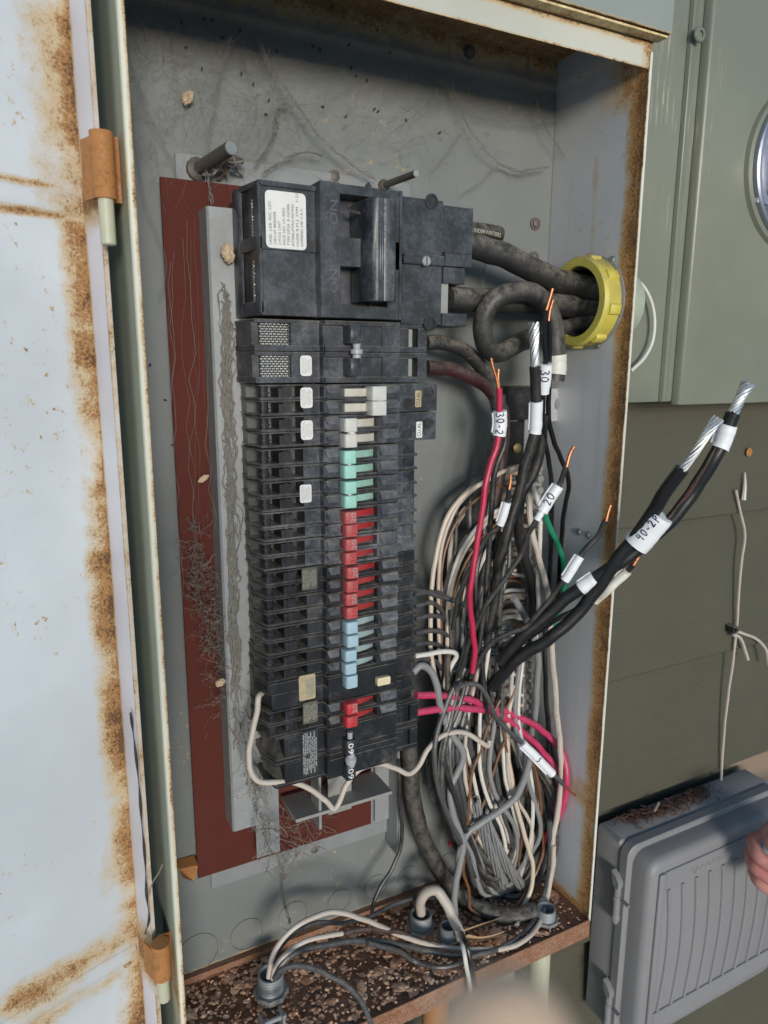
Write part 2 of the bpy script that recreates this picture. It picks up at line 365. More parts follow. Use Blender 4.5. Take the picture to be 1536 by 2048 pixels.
M['print'] = m_plain('black_print', (.03, .03, .032), .6); M['print_grey'] = m_plain('grey_print', (.30, .29, .27), .6)
M['foil'] = m_plain('dark_foil', (.10, .095, .075), .4, 0, .4, 120); M['gold'] = m_plain('pale_print', (.48, .45, .36), .5)
M['old_label'] = m_plain('stained_label', (.42, .33, .20), .5, 0, .4, 160); M['teal'] = m_plain('teal_print', (.05, .22, .27), .5, 0, .5, 200)
M['white_print'] = m_plain('white_print', (.72, .72, .70), .5); M['black_label'] = m_plain('charcoal_label', (.03, .03, .032), .45)
M['engrave'] = m_plain('engraved', (.10, .102, .108), .6)
M['cream_button'] = m_plain('cream_button', (.66, .57, .36), .4)
M['tape'] = m_plain('white_tape', (.80, .80, .80), .42, 0, .03, 60); M['tape_old'] = m_plain('aged_tape', (.66, .63, .55), .5, 0, .12, 90)
M['ink'] = m_plain('blue_black_ink', (.022, .018, .075), .4)
M['copper'] = m_metal('copper', (.52, .21, .10), .35, 120, .3, (.35, .15, .07), .9)
M['alu'] = m_metal('aluminium', (.74, .74, .73), .30, 160, .15, (.45, .45, .45), .95)
M['dull_alu'] = m_metal('dull_aluminium', (.32, .32, .31), .45, 160, .7, (.17, .16, .145), .6); M['w_black'] = m_wire('black_wire', (.014, .014, .015), .4, .30); M['w_clean'] = m_wire('black_jacket', (.011, .011, .012), .36, .06)
M['w_dusty'] = m_wire('dusty_black_wire', (.022, .021, .021), .5, .75); M['w_brown'] = m_wire('brown_wire', (.17, .068, .024), .4, .25)
M['w_dkred'] = m_wire('dark_red_cable', (.035, .014, .014), .45, .4, .6, (.10, .02, .02)); M['w_red'] = m_wire('crimson_wire', (.47, .018, .062), .38, .05)
M['w_pink'] = m_wire('pinkish_red_wire', (.56, .035, .12), .40, .28, .3, (.33, .02, .05)); M['w_cream'] = m_wire('cream_wire', (.63, .52, .40), .42, .2)
M['w_white'] = m_wire('white_wire', (.68, .64, .57), .4, .12); M['w_beige'] = m_wire('soiled_white_wire', (.56, .48, .41), .45, .3, .35, (.36, .27, .19))
M['w_grey'] = m_wire('grey_wire', (.24, .24, .24), .42, .25); M['w_dkgrey'] = m_wire('charcoal_wire', (.055, .055, .06), .42, .35); M['w_green'] = m_wire('green_wire', (.015, .26, .13), .36, .05)
M['w_glossy'] = m_wire('glossy_black_wire', (.010, .010, .011), .18, .04)
M['yellow'] = m_plain('yellow_plastic', (.60, .51, .09), .45, 0, .16, 40, .7)
M['kraft'] = m_plain('kraft_paper', (.55, .38, .23), .7, 0, .15, 60)

# siding: olive paint with wood grain
n = NT('painted_siding'); g = n.noise(1, 6, .65, n.stretch(9, 9, 260), .6)
n.bump(g, .6, .003); M['siding'] = n.out(n.mix(n.noise(6, 5), (.062, .057, .036), (.094, .086, .056)), .62)
n = NT('bare_siding'); g = n.noise(1, 6, .65, n.stretch(9, 9, 260), .6); n.bump(g, .7, .0018)
pat = n.math('MULTIPLY', n.ramp(n.math('ADD', n.axis('x'), n.math('MULTIPLY', n.noise(24, 6), .22)), 1.175, 1.21), 1)
M['siding_bare'] = n.out(n.mix(pat, (.070, .064, .041), (.25, .18, .125)), .65)
M['meter_box'] = m_rust('meter_box_olive', OL, [], rough=.36, scratch=((.42, .38, .28), ('x', .60, .765, .02), ('z', .93, 1.3, .08)), spots=.0)
M['grey_box'] = m_plain('grey_polymer', (.228, .222, .226), .5, 0, .07, 25, .22, .0005)
M['skin'] = None
n = NT('skin'); c = n.mix(n.ramp(n.math('ADD', n.noise(30, 5), n.math('MULTIPLY', n.noise(120, 4), .3)), .45, .85), (.64, .30, .25), (.54, .205, .175)); n.b.inputs['Subsurface Weight'].default_value = .15
n.b.inputs['Subsurface Radius'].default_value = (.004, .0015, .001); n.bump(n.math('ADD', n.voro(420), n.noise(90, 6)), .22, .001); M['skin'] = n.out(c, .5)
M['skin_lit'] = m_plain('pale_skin', (.97, .64, .43), .5, 0, .05); _b = M['skin_lit'].node_tree.nodes['Principled BSDF']; _b.inputs['Subsurface Weight'].default_value = .5; _b.inputs['Subsurface Radius'].default_value = (.006, .002, .001)  # skin copy brightened to paint strong close light on the fingertip
M['nail'] = m_plain('fingernail', (.72, .45, .38), .3)
n = NT('dry_litter'); c = n.mix(n.ramp(n.voro(150, 'Color'), 0, 1), (.48, .23, .13), (.90, .60, .40)); c = n.mix(n.math('MULTIPLY', n.ramp(n.noise(45, 5), .35, .7), .7), c, (.55, .25, .135)); M['litter'] = n.out(c, .8)
M['needle'] = m_plain('rust_brown_needles', (.10, .045, .03), .8, 0, .5, 200)
M['web'] = m_plain('dusty_web', (.20, .185, .16), .9, 0, .3, 200); M['webdark'] = m_plain('sooty_web', (.19, .18, .158), .9, 0, .3, 200)
M['webbrown'] = m_plain('brown_dust_web', (.20, .17, .14), .95, 0, .35, 200, 0, .001)
M['webmat'] = m_plain('grey_web_mat', (.20, .19, .165), .95, 0, .3, 200, 0, .001); M['bug'] = m_plain('dead_insect', (.025, .022, .02), .6); M['cocoon'] = m_plain('tan_cocoon', (.52, .38, .25), .85, 0, .3, 300)
n = NT('clear_glass'); n.b.inputs['Transmission Weight'].default_value = 1; M['glass'] = n.out((.95, .96, 1), .02)
M['meter_face'] = m_plain('meter_face', (.52, .54, .62), .4, 0, .05); M['chrome'] = m_metal('meter_ring', (.45, .47, .55), .2, 50, .1)
n = NT('pale_concrete'); M['ground'] = n.out(n.mix(n.noise(8, 6), (.54, .53, .51), (.62, .61, .59)), .9)  # unseen ground, made pale to bounce light up into the panel
M['maroon'].node_tree.nodes['Principled BSDF'].inputs['Specular IOR Level'].default_value = .15; M['twine'] = m_plain('grey_twine', (.36, .33, .28), .8)

# ------------------------------------------------------------ ground and house wall
g = MB(); g.add([(-200, -200, -.95), (200, -200, -.95), (200, 200, -.95), (-200, 200, -.95)], [(0, 1, 2, 3)])
solo('ground', g, M['ground'], None, None, kind='structure', loc=(0, 0, -.95))
wall = thing('house_wall', 'olive painted lap siding of the house wall behind the boxes', 'wall', (.5, .02, -.95))
zs = [-.94, -.70, -.463, -.222, .017, .243, .487, .73, .97, 1.21, 1.45, 1.69]
for i in range(len(zs)-1):
    b = MB(); x0, x1 = -1.6, 2.8; z0, z1 = zs[i], zs[i+1]+.02
    zt_ = zs[i+1]-.0035; yt = .020*(zt_-z0)/(z1-z0)
    b.prism([(.0, z0+.003), (.002, z0), (.018, z0), (.040, zt_), (.040, z1), (.034, z1), (.034, zt_+.0002), (yt, zt_)], x0, x1, 'x')
    part('siding_board', b, M['siding_bare'] if i == 3 else M['siding'], wall, 'siding board with a bare unpainted patch' if i == 3 else None)
b = MB(); b.box(-1.6, 2.8, .042, .12, -.95, 1.75); part('sheathing', b, M['siding'], wall)

# ------------------------------------------------------------ enclosure
XL, XR, D, ZT = .05, .5803, .15, 1.085
box = thing('electrical_panel', 'open rusty grey steel electrical panel with its door swung out to the left', 'electrical panel', (.31, -.01, 0))
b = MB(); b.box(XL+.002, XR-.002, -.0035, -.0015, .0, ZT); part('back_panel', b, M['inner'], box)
b = MB(); b.box(XR-.001, XR+.0012, -D, -.001, -.012, ZT)
part('side_wall', b, M['right_wall'], box, 'right side wall with a rust band along its front edge')
b = MB(); b.box(XR-.0024, XR+.0014, -D-.0014, -D-.0001, .0, ZT-.04); part('front_lip', b, M['edge'], box, 'pale right lip of the opening')
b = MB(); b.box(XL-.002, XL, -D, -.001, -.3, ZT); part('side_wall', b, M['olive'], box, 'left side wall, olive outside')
b = MB(); b.box(XL-.0012, XL+.0034, -D-.0022, -D+.0012, -.3, ZT); part('front_lip', b, M['lip_left'], box, 'rust edged left lip of the opening')
b = MB(); b.prism([(0-.001, .001), (-D, .001), (-D-.0015, .004), (-D-.003, .004), (-D-.003, -.022), (-D+.001, -.022), (-D+.001, -.002), (-.001, -.002)], XL+.003, XR-.0015, 'x')
part('bottom_pan', b, M['pan'], box)
b = MB(); b.box(XL+.002, XR-.002, -.012, -.0036, .001, .012); part('pan_back_flange', b, M['pan'], box)
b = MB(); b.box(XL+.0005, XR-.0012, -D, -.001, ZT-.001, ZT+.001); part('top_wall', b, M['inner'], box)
b = MB(); b.prism([(-D+.001, 1.030), (-D-.0018, 1.0285), (-D-.0025, 1.034), (-D-.0025, 1.052), (-D-.001, 1.0535), (-D+.002, 1.0535), (-D+.002, 1.034)], XL+.003, XR-.004, 'x'); part('front_lip', b, M['lip'], box, 'cream top lip of the opening with rusty upper edge')
b = MB(); b.box(XL-.004, .589, -.1685, -.166, 1.0575, 1.15); b.box(.587, .589, -.166, -.01, 1.0575, 1.15); b.box(XL-.004, .5875, -.166, -.005, 1.149, 1.151)
part('rain_hood', b, M['hood'], box, bevel=.0008)
b = MB(); b.box(XL, .586, -.1655, -.1525, 1.0545, 1.0565); part('hood_underside', b, M['hood_under'], box)
# knockouts stamped in the back wall
for (px, py, rr) in ((396, 1906, 42), (494, 1869, 34), (586, 1832, 31), (679, 1802, 25), (752, 1774, 26), (816, 1754, 23), (895, 1725, 20)):
    c = P(px, py, y=-.0045); r_ = rr*dist(c)/FPX
    b = MB(); b.lathe([(r_-.0009, 0), (r_-.0009, .0012), (r_+.0002, .0012), (r_+.0002, 0)], c+Vector((0, .001, 0)), (0, -1, 0), 32, caps=False)
    b.lathe([(0, .0006), (r_-.0012, .0006)], c+Vector((0, .001, 0)), (0, -1, 0), 32, caps=False)
    part('knockout', b, M['inner'], box)
# bolts on the back wall and screw dimples on the side wall
for (px, py) in ((1070, 448), (1067, 515), (938, 104), (668, 355), (627, 1697)):
    c = P(px, py, y=-.004); b = MB(); b.lathe([(.0075, 0), (.0075, .0015), (.005, .0018), (.005, .004), (.003, .005), (0, .005)], c, (0, -1, 0), 14); part('wall_bolt', b, M['dark_steel'], box)
for (px, py) in ((1158, 1064), (1176, 1070), (1225, 520), (1222, 610), (1196, 690)):
    c = P(px, py, x=XR-.002); b = MB(); b.lathe([(.0045, 0), (.0045, .001), (.003, .0025), (0, .0028)], c, (-1, 0, 0), 12); part('wall_screw', b, M['steel'], box)
# door: sheet, edge flange, embossed ribs
def dp(u, w, z): return D0+DD*u+DN*w+HZ*z
b = MB(); z0, z1 = -.35, 1.3
def slab(mb, u0, u1, w0, w1, z0, z1):
    vs = [dp(u, w, z) for z in (z0, z1) for w in (w0, w1) for u in (u0, u1)]
    mb.add(vs, [(0,2,3,1),(4,5,7,6),(0,1,5,4),(2,6,7,3),(0,4,6,2),(1,3,7,5)])
slab(b, -.001, .53, -.0015, 0, z0, z1)
door = part('door', b, M['door'], box)
b = MB(); slab(b, -.0015, .0002, .0001, .030, z0, z1); slab(b, -.0035, .0002, .0301, .0313, z0, z1); part('edge_flange', b, M['flange'], door)
for zc in (.853, .139):
    b = MB()
    vs = []
    for u in (.004, .50):
        for (w, dz) in ((0, -.009), (.0025, -.005), (.0025, .005), (0, .009)): vs.append(dp(u, w+.0003, zc+dz))
    b.add(vs, [(0, 1, 5, 4), (1, 2, 6, 5), (2, 3, 7, 6), (0, 3, 2, 1), (4, 5, 6, 7)]); part('rib', b, M['door'], door)
# hinges: a rusty leaf wrapped round a cream pin
for (kx, kz, pz0, pz1, hh) in ((.0335, .8745, .817, .852, .048), (.0365, .162, .117, .142, .038)):
    b = MB(); c = Vector((kx, -.135, kz-hh/2))
    b.lathe([(.0088, 0), (.0088, hh)], c, (0, 0, 1), 18)
    b.prism([(kx-.001, -.1265), (kx+.0135, -.1265), (kx+.0135, -.1245), (kx-.001, -.1245)], kz-hh/2, kz+hh/2)
    vs = [(kx-.0085, -.136), (kx-.014, -.121), (kx-.0128, -.1205), (kx-.006, -.134)]
    b.prism(vs, kz-hh/2, kz+hh/2-.004); part('hinge_knuckle', b, M['orange'], box)
    b = MB(); b.lathe([(.0050, 0), (.0058, .001), (.0058, pz1-pz0-.001), (.005, pz1-pz0+.004)], Vector((kx, -.136, pz0)), (0, 0, 1), 16); part('hinge_pin', b, M['pin'], box)
    b = MB(); b.lathe([(.0045, 0), (.0045, .002), (0, .003)], dp(.014, 0, kz-.02 if kz > .5 else kz-.03), tuple(DN), 12); part('hinge_rivet', b, M['flange'], box)
# small rusty tabs
b = MB(); c = P(1252, 1085, y=-.12); b.box(XR+.002, XR+.017, -.1385, -.136, c.z-.014, c.z+.008); part('latch_tab', b, M['orange'], box)
b = MB(); c = P(372, 1733, y=-.005); b.add([c+Vector(v) for v in ((-.012, 0, .012), (.010, 0, .012), (.011, -.015, .008), (.006, -.014, -.012), (-.004, 0, -.014), (-.011, -.012, .009))], [(0, 1, 2, 5), (5, 2, 3), (1, 4, 3, 2), (0, 5, 3, 4)]); part('spot_welded_clip', b, M['orange'], box)

# mounting hardware behind the breakers
yb = -.0075
b = MB(); a = P(350, 305, y=yb); c = P(430, 1775, y=yb); x1 = P(880, 1640, y=yb).x
b.box(a.x, P(806, 1640, y=yb).x, yb, yb+.002, c.z, a.z)
part('mounting_plate', b, M['plate'], box)
a = P(320, 353, y=-.02); c = P(397, 1757, y=-.02); e = P(742, 1665, y=-.02)
b = MB(); b.box(a.x, e.x, -.02, -.0165, c.z, a.z); part('insulating_board', b, M['maroon'], box)
a = P(412, 412, y=-.05); c = P(470, 1662, y=-.05); x1 = P(462, 415, y=-.05).x+.012
b = MB(); b.prism([(a.x, -.021), (a.x, -.049), (a.x+.002, -.051), (x1, -.051), (x1, -.048), (a.x+.003, -.048), (a.x+.003, -.021)], c.z, a.z); part('mounting_channel', b, M['galv'], box)
b = MB(); xa = PX(520, 1600, -.06); b.box(xa, xa+.028, -.0405, -.0385, PZ(565, 1700, -.04), PZ(565, 500, -.04)); part('mounting_channel', b, M['plate'], box)
for (pa, pb_, w) in ((628, 657, .018), (660, 700, .03)):
    b = MB(); x0 = PX(pa, 1600, -.06); b.box(x0, x0+.003 if w < .02 else x0+w, -.075 if w < .02 else -.055, -.0505 if w < .02 else -.052, PZ(650, 1650, -.07), PZ(650, 700, -.07)); part('bus_bar', b, M['bus'], box)
b = MB(); c0 = P(600, 1640, y=-.075); c1 = P(775, 1600, y=-.03); b.box(PX(590, 1640, -.075), PX(770, 1610, -.06), -.078, -.03, c0.z, c0.z+.004); part('bus_support', b, M['bus'], box, label='dusty tan bus support bracket')
b = MB(); x0 = PX(790, 1600, -.03); b.box(x0, x0+.003, -.036, -.006, PZ(792, 1705, -.03), PZ(792, 1450, -.03)); b.box(x0-.02, x0+.004, -.0125, -.0105, PZ(792, 1640, -.02), PZ(792, 1500, -.02)); part('rail', b, M['galv'], box)
for (pa, pb_, r_) in (((393, 340), (462, 296), .0062), ((765, 372), (832, 347), .0036)):
    A = P(*pa, y=-.006); B = P(*pb_, y=-.075)
    b = MB(); b.cyl(A, B, r_, 14); b.lathe([(r_*1.8, 0), (r_*1.8, .004), (r_*1.2, .007)], A+Vector((0, 0, 0)), B-A, 14); part('mounting_stud', b, M['dark_steel'], box)
    b = MB(); b.lathe([(0, 0), (r_*.92, 0), (r_*.92, .0004), (0, .0004)], B+(B-A).normalized()*.0001, B-A, 14); part('stud_end', b, M['steel'], box)
for (px, py) in ((445, 325),):
    b = MB(); 
    for k in range(7):
        c = P(px-25+k*9, 330+random.uniform(-10, 12), y=-.02); pts = [c+Vector((random.uniform(-.01, .01), random.uniform(-.015, .01), random.uniform(-.012, .012))) for _ in range(5)]
        b.tube(smoothpath(pts, 4), .0013, 5)
    solo('webbed_clump', b, M['webbrown'], 'clump of brown webbed debris on the stud above the main breaker', 'debris', kind='stuff')

# neutral bar with its screws
nb = thing('neutral_bar', 'long vertical neutral bar with rows of screws behind the wire bundle', 'terminal bar', P(1060, 1200, y=-.02))
zt, zb_ = PZ(1070, 915, -.035), PZ(1048, 1480, -.035); xn = P(1060, 1200, y=-.035).x
b = MB(); b.box(xn-.006, xn+.009, -.036, -.022, zb_, zt); part('bar', b, M['bus'], nb)
b = MB(); b.box(xn-.008, xn+.012, -.021, -.005, zb_+.02, zb_+.05); b.box(xn-.008, xn+.012, -.021, -.005, zt-.05, zt-.02); part('standoff', b, M['plastic_low'], nb)
NS = 26; sm = None
for k in range(NS):
    z = zt-.012-(zt-zb_-.02)*k/(NS-1)
    if sm is None:
        b = MB(); b.lathe([(.0052, 0), (.0052, .006), (.0046, .0072), (0, .0074)], Vector((xn+.002, -.036, z)), (0, -1, 0), 12)
        sm = part('screw', b, M['bus'], nb); z00 = z
    else:
        o = sm.copy(); COL.objects.link(o); o.parent = nb; o.location = (random.uniform(-.001, .001), 0, z-z00); o['label'] = ''
        del o['label']
# terminal lug: black insulator with aluminium tang
lug = thing('ground_lug', 'aluminium lug with a drilled tang on a black insulator plate', 'lug', P(1045, 800, y=-.01))
a = P(1016, 763, y=-.03); c = P(1085, 838, y=-.03); b = MB(); b.box(a.x, c.x, -.03, -.005, c.z, a.z-.006); part('insulator', b, M['plastic_low'], lug, bevel=.001)
a = P(1085, 770, y=-.034); c = P(1143, 842, y=-.034); b = MB(); b.box(a.x-.01, c.x, -.034, -.0305, c.z, a.z-.004); part('tang', b, M['alu'], lug, bevel=.0008)
cc = P(1122, 808, y=-.0345); b = MB(); b.lathe([(.0095, 0), (.0095, .0012), (.0075, .0014), (.006, .0004), (0, .0003)], cc, (0, -1, 0), 20); part('bolt_hole', b, M['plate'], lug)
a = P(1016, 846, y=-.02); c = P(1046, 928, y=-.02); b = MB(); b.box(a.x, c.x, -.02, -.005, c.z, a.z); part('bracket', b, M['plastic_low'], lug)
a = P(1050, 838, y=-.022); c = P(1064, 935, y=-.022); b = MB(); b.box(a.x, c.x, -.022, -.02, c.z, a.z); part('strap', b, M['galv'], lug)
cc = P(1033, 896, y=-.0205); b = MB(); b.lathe([(.0065, 0), (.0065, .002), (.004, .0035), (0, .0035)], cc, (0, -1, 0), 14); part('bracket_screw', b, M['brass'], lug)

# ------------------------------------------------------------ breakers
YF, YL, YC, YE, YB = -.112, -.104, -.080, -.096, -.052      # centre face, label face, chamfer root, wire end, back
def bz(py): return PZ(690, py, YF)
xc0 = PX(492, 1000, -.06); xch = PX(497, 1000, YC); xl0 = PX(525, 1000, YL); xl1 = PX(610, 1000, YL); xs = PX(642, 1000, YL); xs2 = PX(650, 1000, YF)
xf1 = PX(797, 1000, YF); xe0 = PX(800, 1000, YE); xe1 = PX(835, 1000, YE)
xhL, xhR = PX(690, 1000, YF-.009), PX(717, 1000, YF-.009); xk1 = PX(756, 1000, YF); xo0 = PX(761, 1000, YF)
def rnd_rect(mb, x0, x1, z0, z1, y, r, th=.0006, n=3):
    pts = []
    for (cx, cz, a0) in ((x1-r, z1-r, 0), (x0+r, z1-r, 90), (x0+r, z0+r, 180), (x1-r, z0+r, 270)):
        for k in range(n+1):
            a = R(a0+90*k/n); pts.append((cx+r*math.cos(a), cz+r*math.sin(a)))
    mb.prism(pts, y, y-th, 'y')
UPZ = Vector((0, 0, 1)); LX = Vector((-1, 0, 0))
def lines(mb, rows, x0, x1, zc, hgt, y, fill=1.0):
    """rows of print reading upwards, advancing to the right"""
    for i, t in enumerate(rows):
        xx = x0+(x1-x0)*(i+.5)/len(rows); text(mb, t, (xx, y, zc), UPZ, LX, (x1-x0)/len(rows)*.95, hgt*fill*(len(t)/max(len(q) for q in rows))**.6)
SMALL = ['UND LAB INC LIST', 'CIRCUIT BREAKER', 'SINGLE POLE UNIT', 'ISSUE NO LK', 'TYPE R38', 'INTERRUPTING', '10000 RMS SYM', '120/240 VAC']
def pole_body(mb, rec, z0, z1, wide_end=False, pocket=True):
    """half-inch pole: solid centre, shelves round an open vent at the left, stepped wire end"""
    g = .0003; z0 += g; z1 -= g; h = z1-z0; s = .0021
    shelf = [(xc0, YB), (xch, YC), (xl0, YL), (xs, YL), (xs2, YF), (xs2+.004, YF), (xs2+.004, YB)]
    mb.prism(shelf, z0, z0+s); mb.prism(shelf, z1-s*.6, z1)
    mb.prism([(xl1, YB), (xl1, YL+.0006), (xs-.0004, YL+.0006), (xs2, YF+.0006), (xs2, YB)], z0+s, z1-s*.6)
    rec.prism([(xc0+.001, YB), (xc0+.001, -.062), (xl0-.004, YC+.006), (xl1, YC), (xl1, YB)], z0+s, z1-s*.6)
    rec.lathe([(.0042, 0), (.0042, h-s*1.6)], Vector((xl0+.006, YL+.008, z0+s)), UPZ, 10)
    rec.lathe([(.0055, 0), (.0055, .0015)], Vector((xl0+.006, YL+.008, z0+s+h*.25)), UPZ, 10)
    rec.box(xl0+.019, xl0+.032, YL+.002, YC, z0+s, z1-s*.6-h*.15); rec.box(xl0+.023, xl0+.027, YL+.004, YL+.0005, z0+s, z1-s)
    mb.prism([(xs2, YB), (xs2, YF), (xhL-.0005, YF), (xhL-.0005, YB)], z0+s*.2, z1)          # under the ON tab
    mb.prism([(xhL-.0005, YB), (xhL-.0005, YF+.009), (xk1, YF+.009), (xk1, YB)], z0, z1)
    mb.box(xhL-.0005, xk1, YF, YF+.009, z0, z0+s*1.1); mb.box(xhL-.0005, xk1, YF, YF+.009, z1-s*.9, z1)
    mb.box(xk1, xf1, YB, YF, z0, z1)
    tb = [(xs2+.001, z1-.001), (xhL-.003, z1-.001), (xhL-.004, z0+h*.42), (xs2+.003, z0+h*.42)]
    def slope(q):
        vs = [(x, YF+.0004, z) for x, z in q]+[(x, YF-(.0004 if k < 2 else .0034), z) for k, (x, z) in enumerate(q)]
        tabs.add(vs, [(0, 1, 2, 3), (4, 5, 6, 7), (0, 1, 5, 4), (1, 2, 6, 5), (2, 3, 7, 6), (3, 0, 4, 7)])
    tabs = MB(); slope(tb); tl = [tabs]
    tabs = MB(); slope([(xo0, z1-.001), (xf1-.0008, z1-.001), (xf1-.0008, z0+h*.35), (xo0+.001, z0+h*.35)]); tl.append(tabs)
    if not wide_end:
        mb.prism([(xf1, YB), (xf1, YE), (xe1, YE), (xe1+.001, YE+.012), (xe1+.001, YB)], z0, z0+s*1.3)
        mb.prism([(xf1, YB), (xf1, YE), (xe0+.004, YE), (xe0+.004, YB)], z0+s*1.3, z1)
        pk = MB(); pk.prism([(xe0+.004, YB), (xe0+.004, YE+.006), (xe1-.0005, YE+.006), (xe1-.0005, YB)], z0+s*1.3, z1); tl.append(pk)
        mb.add([(xe0+.004, YE+.001, z1), (xe0+.004, YE+.001, z0+s*1.3), (xe1, YE+.006, z0+s*1.3), (xe1-.004, YE+.002, z1), (xe0+.004, YE+.006, z1), (xe1-.004, YE+.006, z1)], [(0, 1, 2, 3), (0, 3, 5, 4), (3, 2, 5)])
    return tl
def handle(mb, z0, z1, x0, x1, y0=None, y1=None, notch=True):
    y0 = YF+.006 if y0 is None else y0; y1 = YF-.010 if y1 is None else y1
    m = (x0+x1)/2
    mb.prism([(x0, y0), (x0+.0006, y1+.002), (x0+.002, y1), (x1-.002, y1), (x1-.0006, y1+.002), (x1, y0)], z0, z1)
def skirt(mb, z0, z1, x0, x1):
    n_ = 6; pts = [(x0, YF+.009)]
    for k in range(n_+1):
        t = k/n_; pts.append((x0+(x1-x0)*t, YF+.0005+.0075*t*t))
    pts.append((x1, YF+.009)); mb.prism(pts[::-1], z0, z1)

def twin(pys, tops, hcol, scol, label, lab=None, rating=None, tie=False, mat='plastic', group=None, hmats=None, skirts=(True, True)):
    """twin breaker: pys = handle rows, tops = the pole boundaries from top to bottom"""
    zz = [bz(t) for t in tops]; t = thing('circuit_breaker', label, 'circuit breaker', ((xs+xf1)/2, YB, zz[-1]), group)
    mb = MB()
    for a, c in zip(zz, zz[1:]):
        rec = MB(); tl = pole_body(mb, rec, c, a); part('vent_recess', rec, M['plastic_dark'], t)
        for k_, q_ in enumerate(tl): part('terminal_pocket' if k_ == 2 else 'switch_tab', q_, M['plastic_dark' if k_ == 2 else 'plastic_tab'], t, bevel=0 if k_ == 2 else .0004)
    part('housing', mb, M[mat], t, bevel=.0003)
    for i, py in enumerate(pys):
        zc = bz(py); hh = (zz[0]-zz[-1])/len(pys)*.415; j = random.uniform(-.0006, .0006)
        b = MB(); handle(b, zc-hh, zc+hh, xhL+j, xhR+j); ho = part('handle', b, M[hmats[i] if hmats else hcol], t, bevel=.0007, seg=2)
        if rating:
            b = MB(); text(b, rating, (xhR+j-.0052, YF-.01025, zc), UPZ, LX, .0075, .0105); part('rating_mark', b, M['h_'+('white' if 'new' not in (hmats[i] if hmats else hcol) else 'white')] if False else M['s_red'] if i % 3 else M['print_grey'], ho)
        if scol:
            b = MB(); skirt(b, zc-hh*.45+.0008, zc+hh*.62+.0008, xhR-.002, xk1-.001); part('handle_skirt', b, M[scol], t)
        b = MB(); text(b, 'ON', ((xs2+xhL)/2, YF-.0026, zz[i]-(zz[i]-zz[i+1])*.32), (1, 0, 0), UPZ, .0045, .008); text(b, 'OFF', ((xo0+xf1)/2, YF-.0026, zz[i]-(zz[i]-zz[i+1])*.35), (1, 0, 0), UPZ, .004, .009); part('raised_lettering', b, M['engrave'], t)
    if tie:
        b = MB(); zc = bz((pys[0]+pys[1])/2); b.lathe([(.003, -.0035), (.0042, -.001), (.0042, .001), (.003, .0035)], Vector(((xhL+xhR)/2, YF-.0045, zc)), UPZ, 12); part('handle_tie', b, M['steel'], t)
    if lab:
        py0, py1, kind = lab; z0, z1 = PZ(610, py1, YL), PZ(610, py0, YL); x0, x1 = PX(601, 1000, YL), PX(624, 1000, YL)
        if kind == 'old' or kind == 'foil': x0, x1 = PX(598, 1000, YL), PX(630, 1000, YL)
        b = MB(); rnd_rect(b, x0, x1, z0, z1, YL-.0001, .002); lo = part('label', b, M[{'white': 'label', 'foil': 'foil', 'old': 'old_label'}[kind]], t)
        b = MB(); lines(b, SMALL, x0+.001, x1-.001, (z0+z1)/2, (z1-z0)*.85, YL-.0009); part('print', b, M[{'white': 'print_grey', 'foil': 'gold', 'old': 'teal'}[kind]], lo)
    return t

# --- main breaker
Y1 = -.121
mbk = thing('main_breaker', 'large black two pole main breaker with white rating sticker at the top of the stack', 'circuit breaker', P(640, 500, y=-.05))
zt_, zm0, zm1, zbm = PZ(640, 372, YF), PZ(640, 482, YF), PZ(640, 508, YF), PZ(640, 634, YF)
xa, xb_, xcF, xd = PX(472, 500, -.06), PX(487, 500, -.078), PX(520, 500, YL-.006), PX(640, 500, YL-.006)
b = MB(); yl = YL-.006
rail = [(xa, YB), (xb_, -.078), (xcF, yl), (xd+.001, yl), (xd+.001, YB)]
for (p0, p1) in ((372, 383), (480, 506), (606, 634)):
    b.prism(rail, PZ(640, p1, YF), PZ(640, p0, YF))
b.prism([(xcF+.002, YB), (xcF+.002, yl+.002), (xd, yl+.002), (xd, YB)], zbm+.002, zt_-.002)
b.prism([(xa, YB), (xb_-.002, -.07), (xb_+.002, -.072), (xb_+.002, YB)], zbm+.002, zt_-.002)
b.box(xcF-.001, xcF+.0025, yl, YB, zbm+.002, zt_-.002)
part('housing', b, M['plastic_clean'], mbk, bevel=.0006)
b = MB(); b.prism([(xb_, YB), (xb_, -.066), (xcF, -.085), (xcF, YB)], zbm+.003, zt_-.003); part('vent_recess', b, M['plastic_dark'], mbk)
b = MB()
for (p0, p1) in ((400, 472), (522, 606)):
    zA, zB = PZ(508, p0, -.095), PZ(508, p1, -.095); x_ = PX(508, 500, -.095)
    for ph in (0, math.pi):
        b.tube([Vector((x_+.0012*math.cos(ph+k*.9), -.0945+.001*math.sin(ph+k*.9), zA+(zB-zA)*k/40)) for k in range(41)], .0007, 5)
part('twisted_wire', b, M['steel'], mbk)
xm0, xm1 = PX(641, 500, Y1), PX(803, 500, Y1); xp0, xp1 = PX(681, 500, Y1), PX(742, 500, Y1); xh0, xh1 = PX(740, 500, Y1-.02), PX(793, 500, Y1-.02)
fz = lambda py: PZ(720, py, Y1)
b = MB()
b.box(xm0, xp0, Y1, YB, fz(637), fz(370)); b.box(xp0, xm1, Y1, YB, fz(392), fz(372)); b.box(xp0, xm1, Y1, YB, fz(637), fz(612)); b.box(xp0, xm1, Y1, YB, fz(535), fz(477))
b.box(xp0, xm1, -.098, YB, fz(612), fz(392)); b.box(xh1+.001, xm1, Y1, -.098, fz(612), fz(392)); b.box(xm1-.003, xm1, Y1-.0015, Y1, fz(637), fz(372))
b.box(PX(734, 500, -.1), PX(738, 500, -.1), -.106, -.098, fz(612), fz(392))
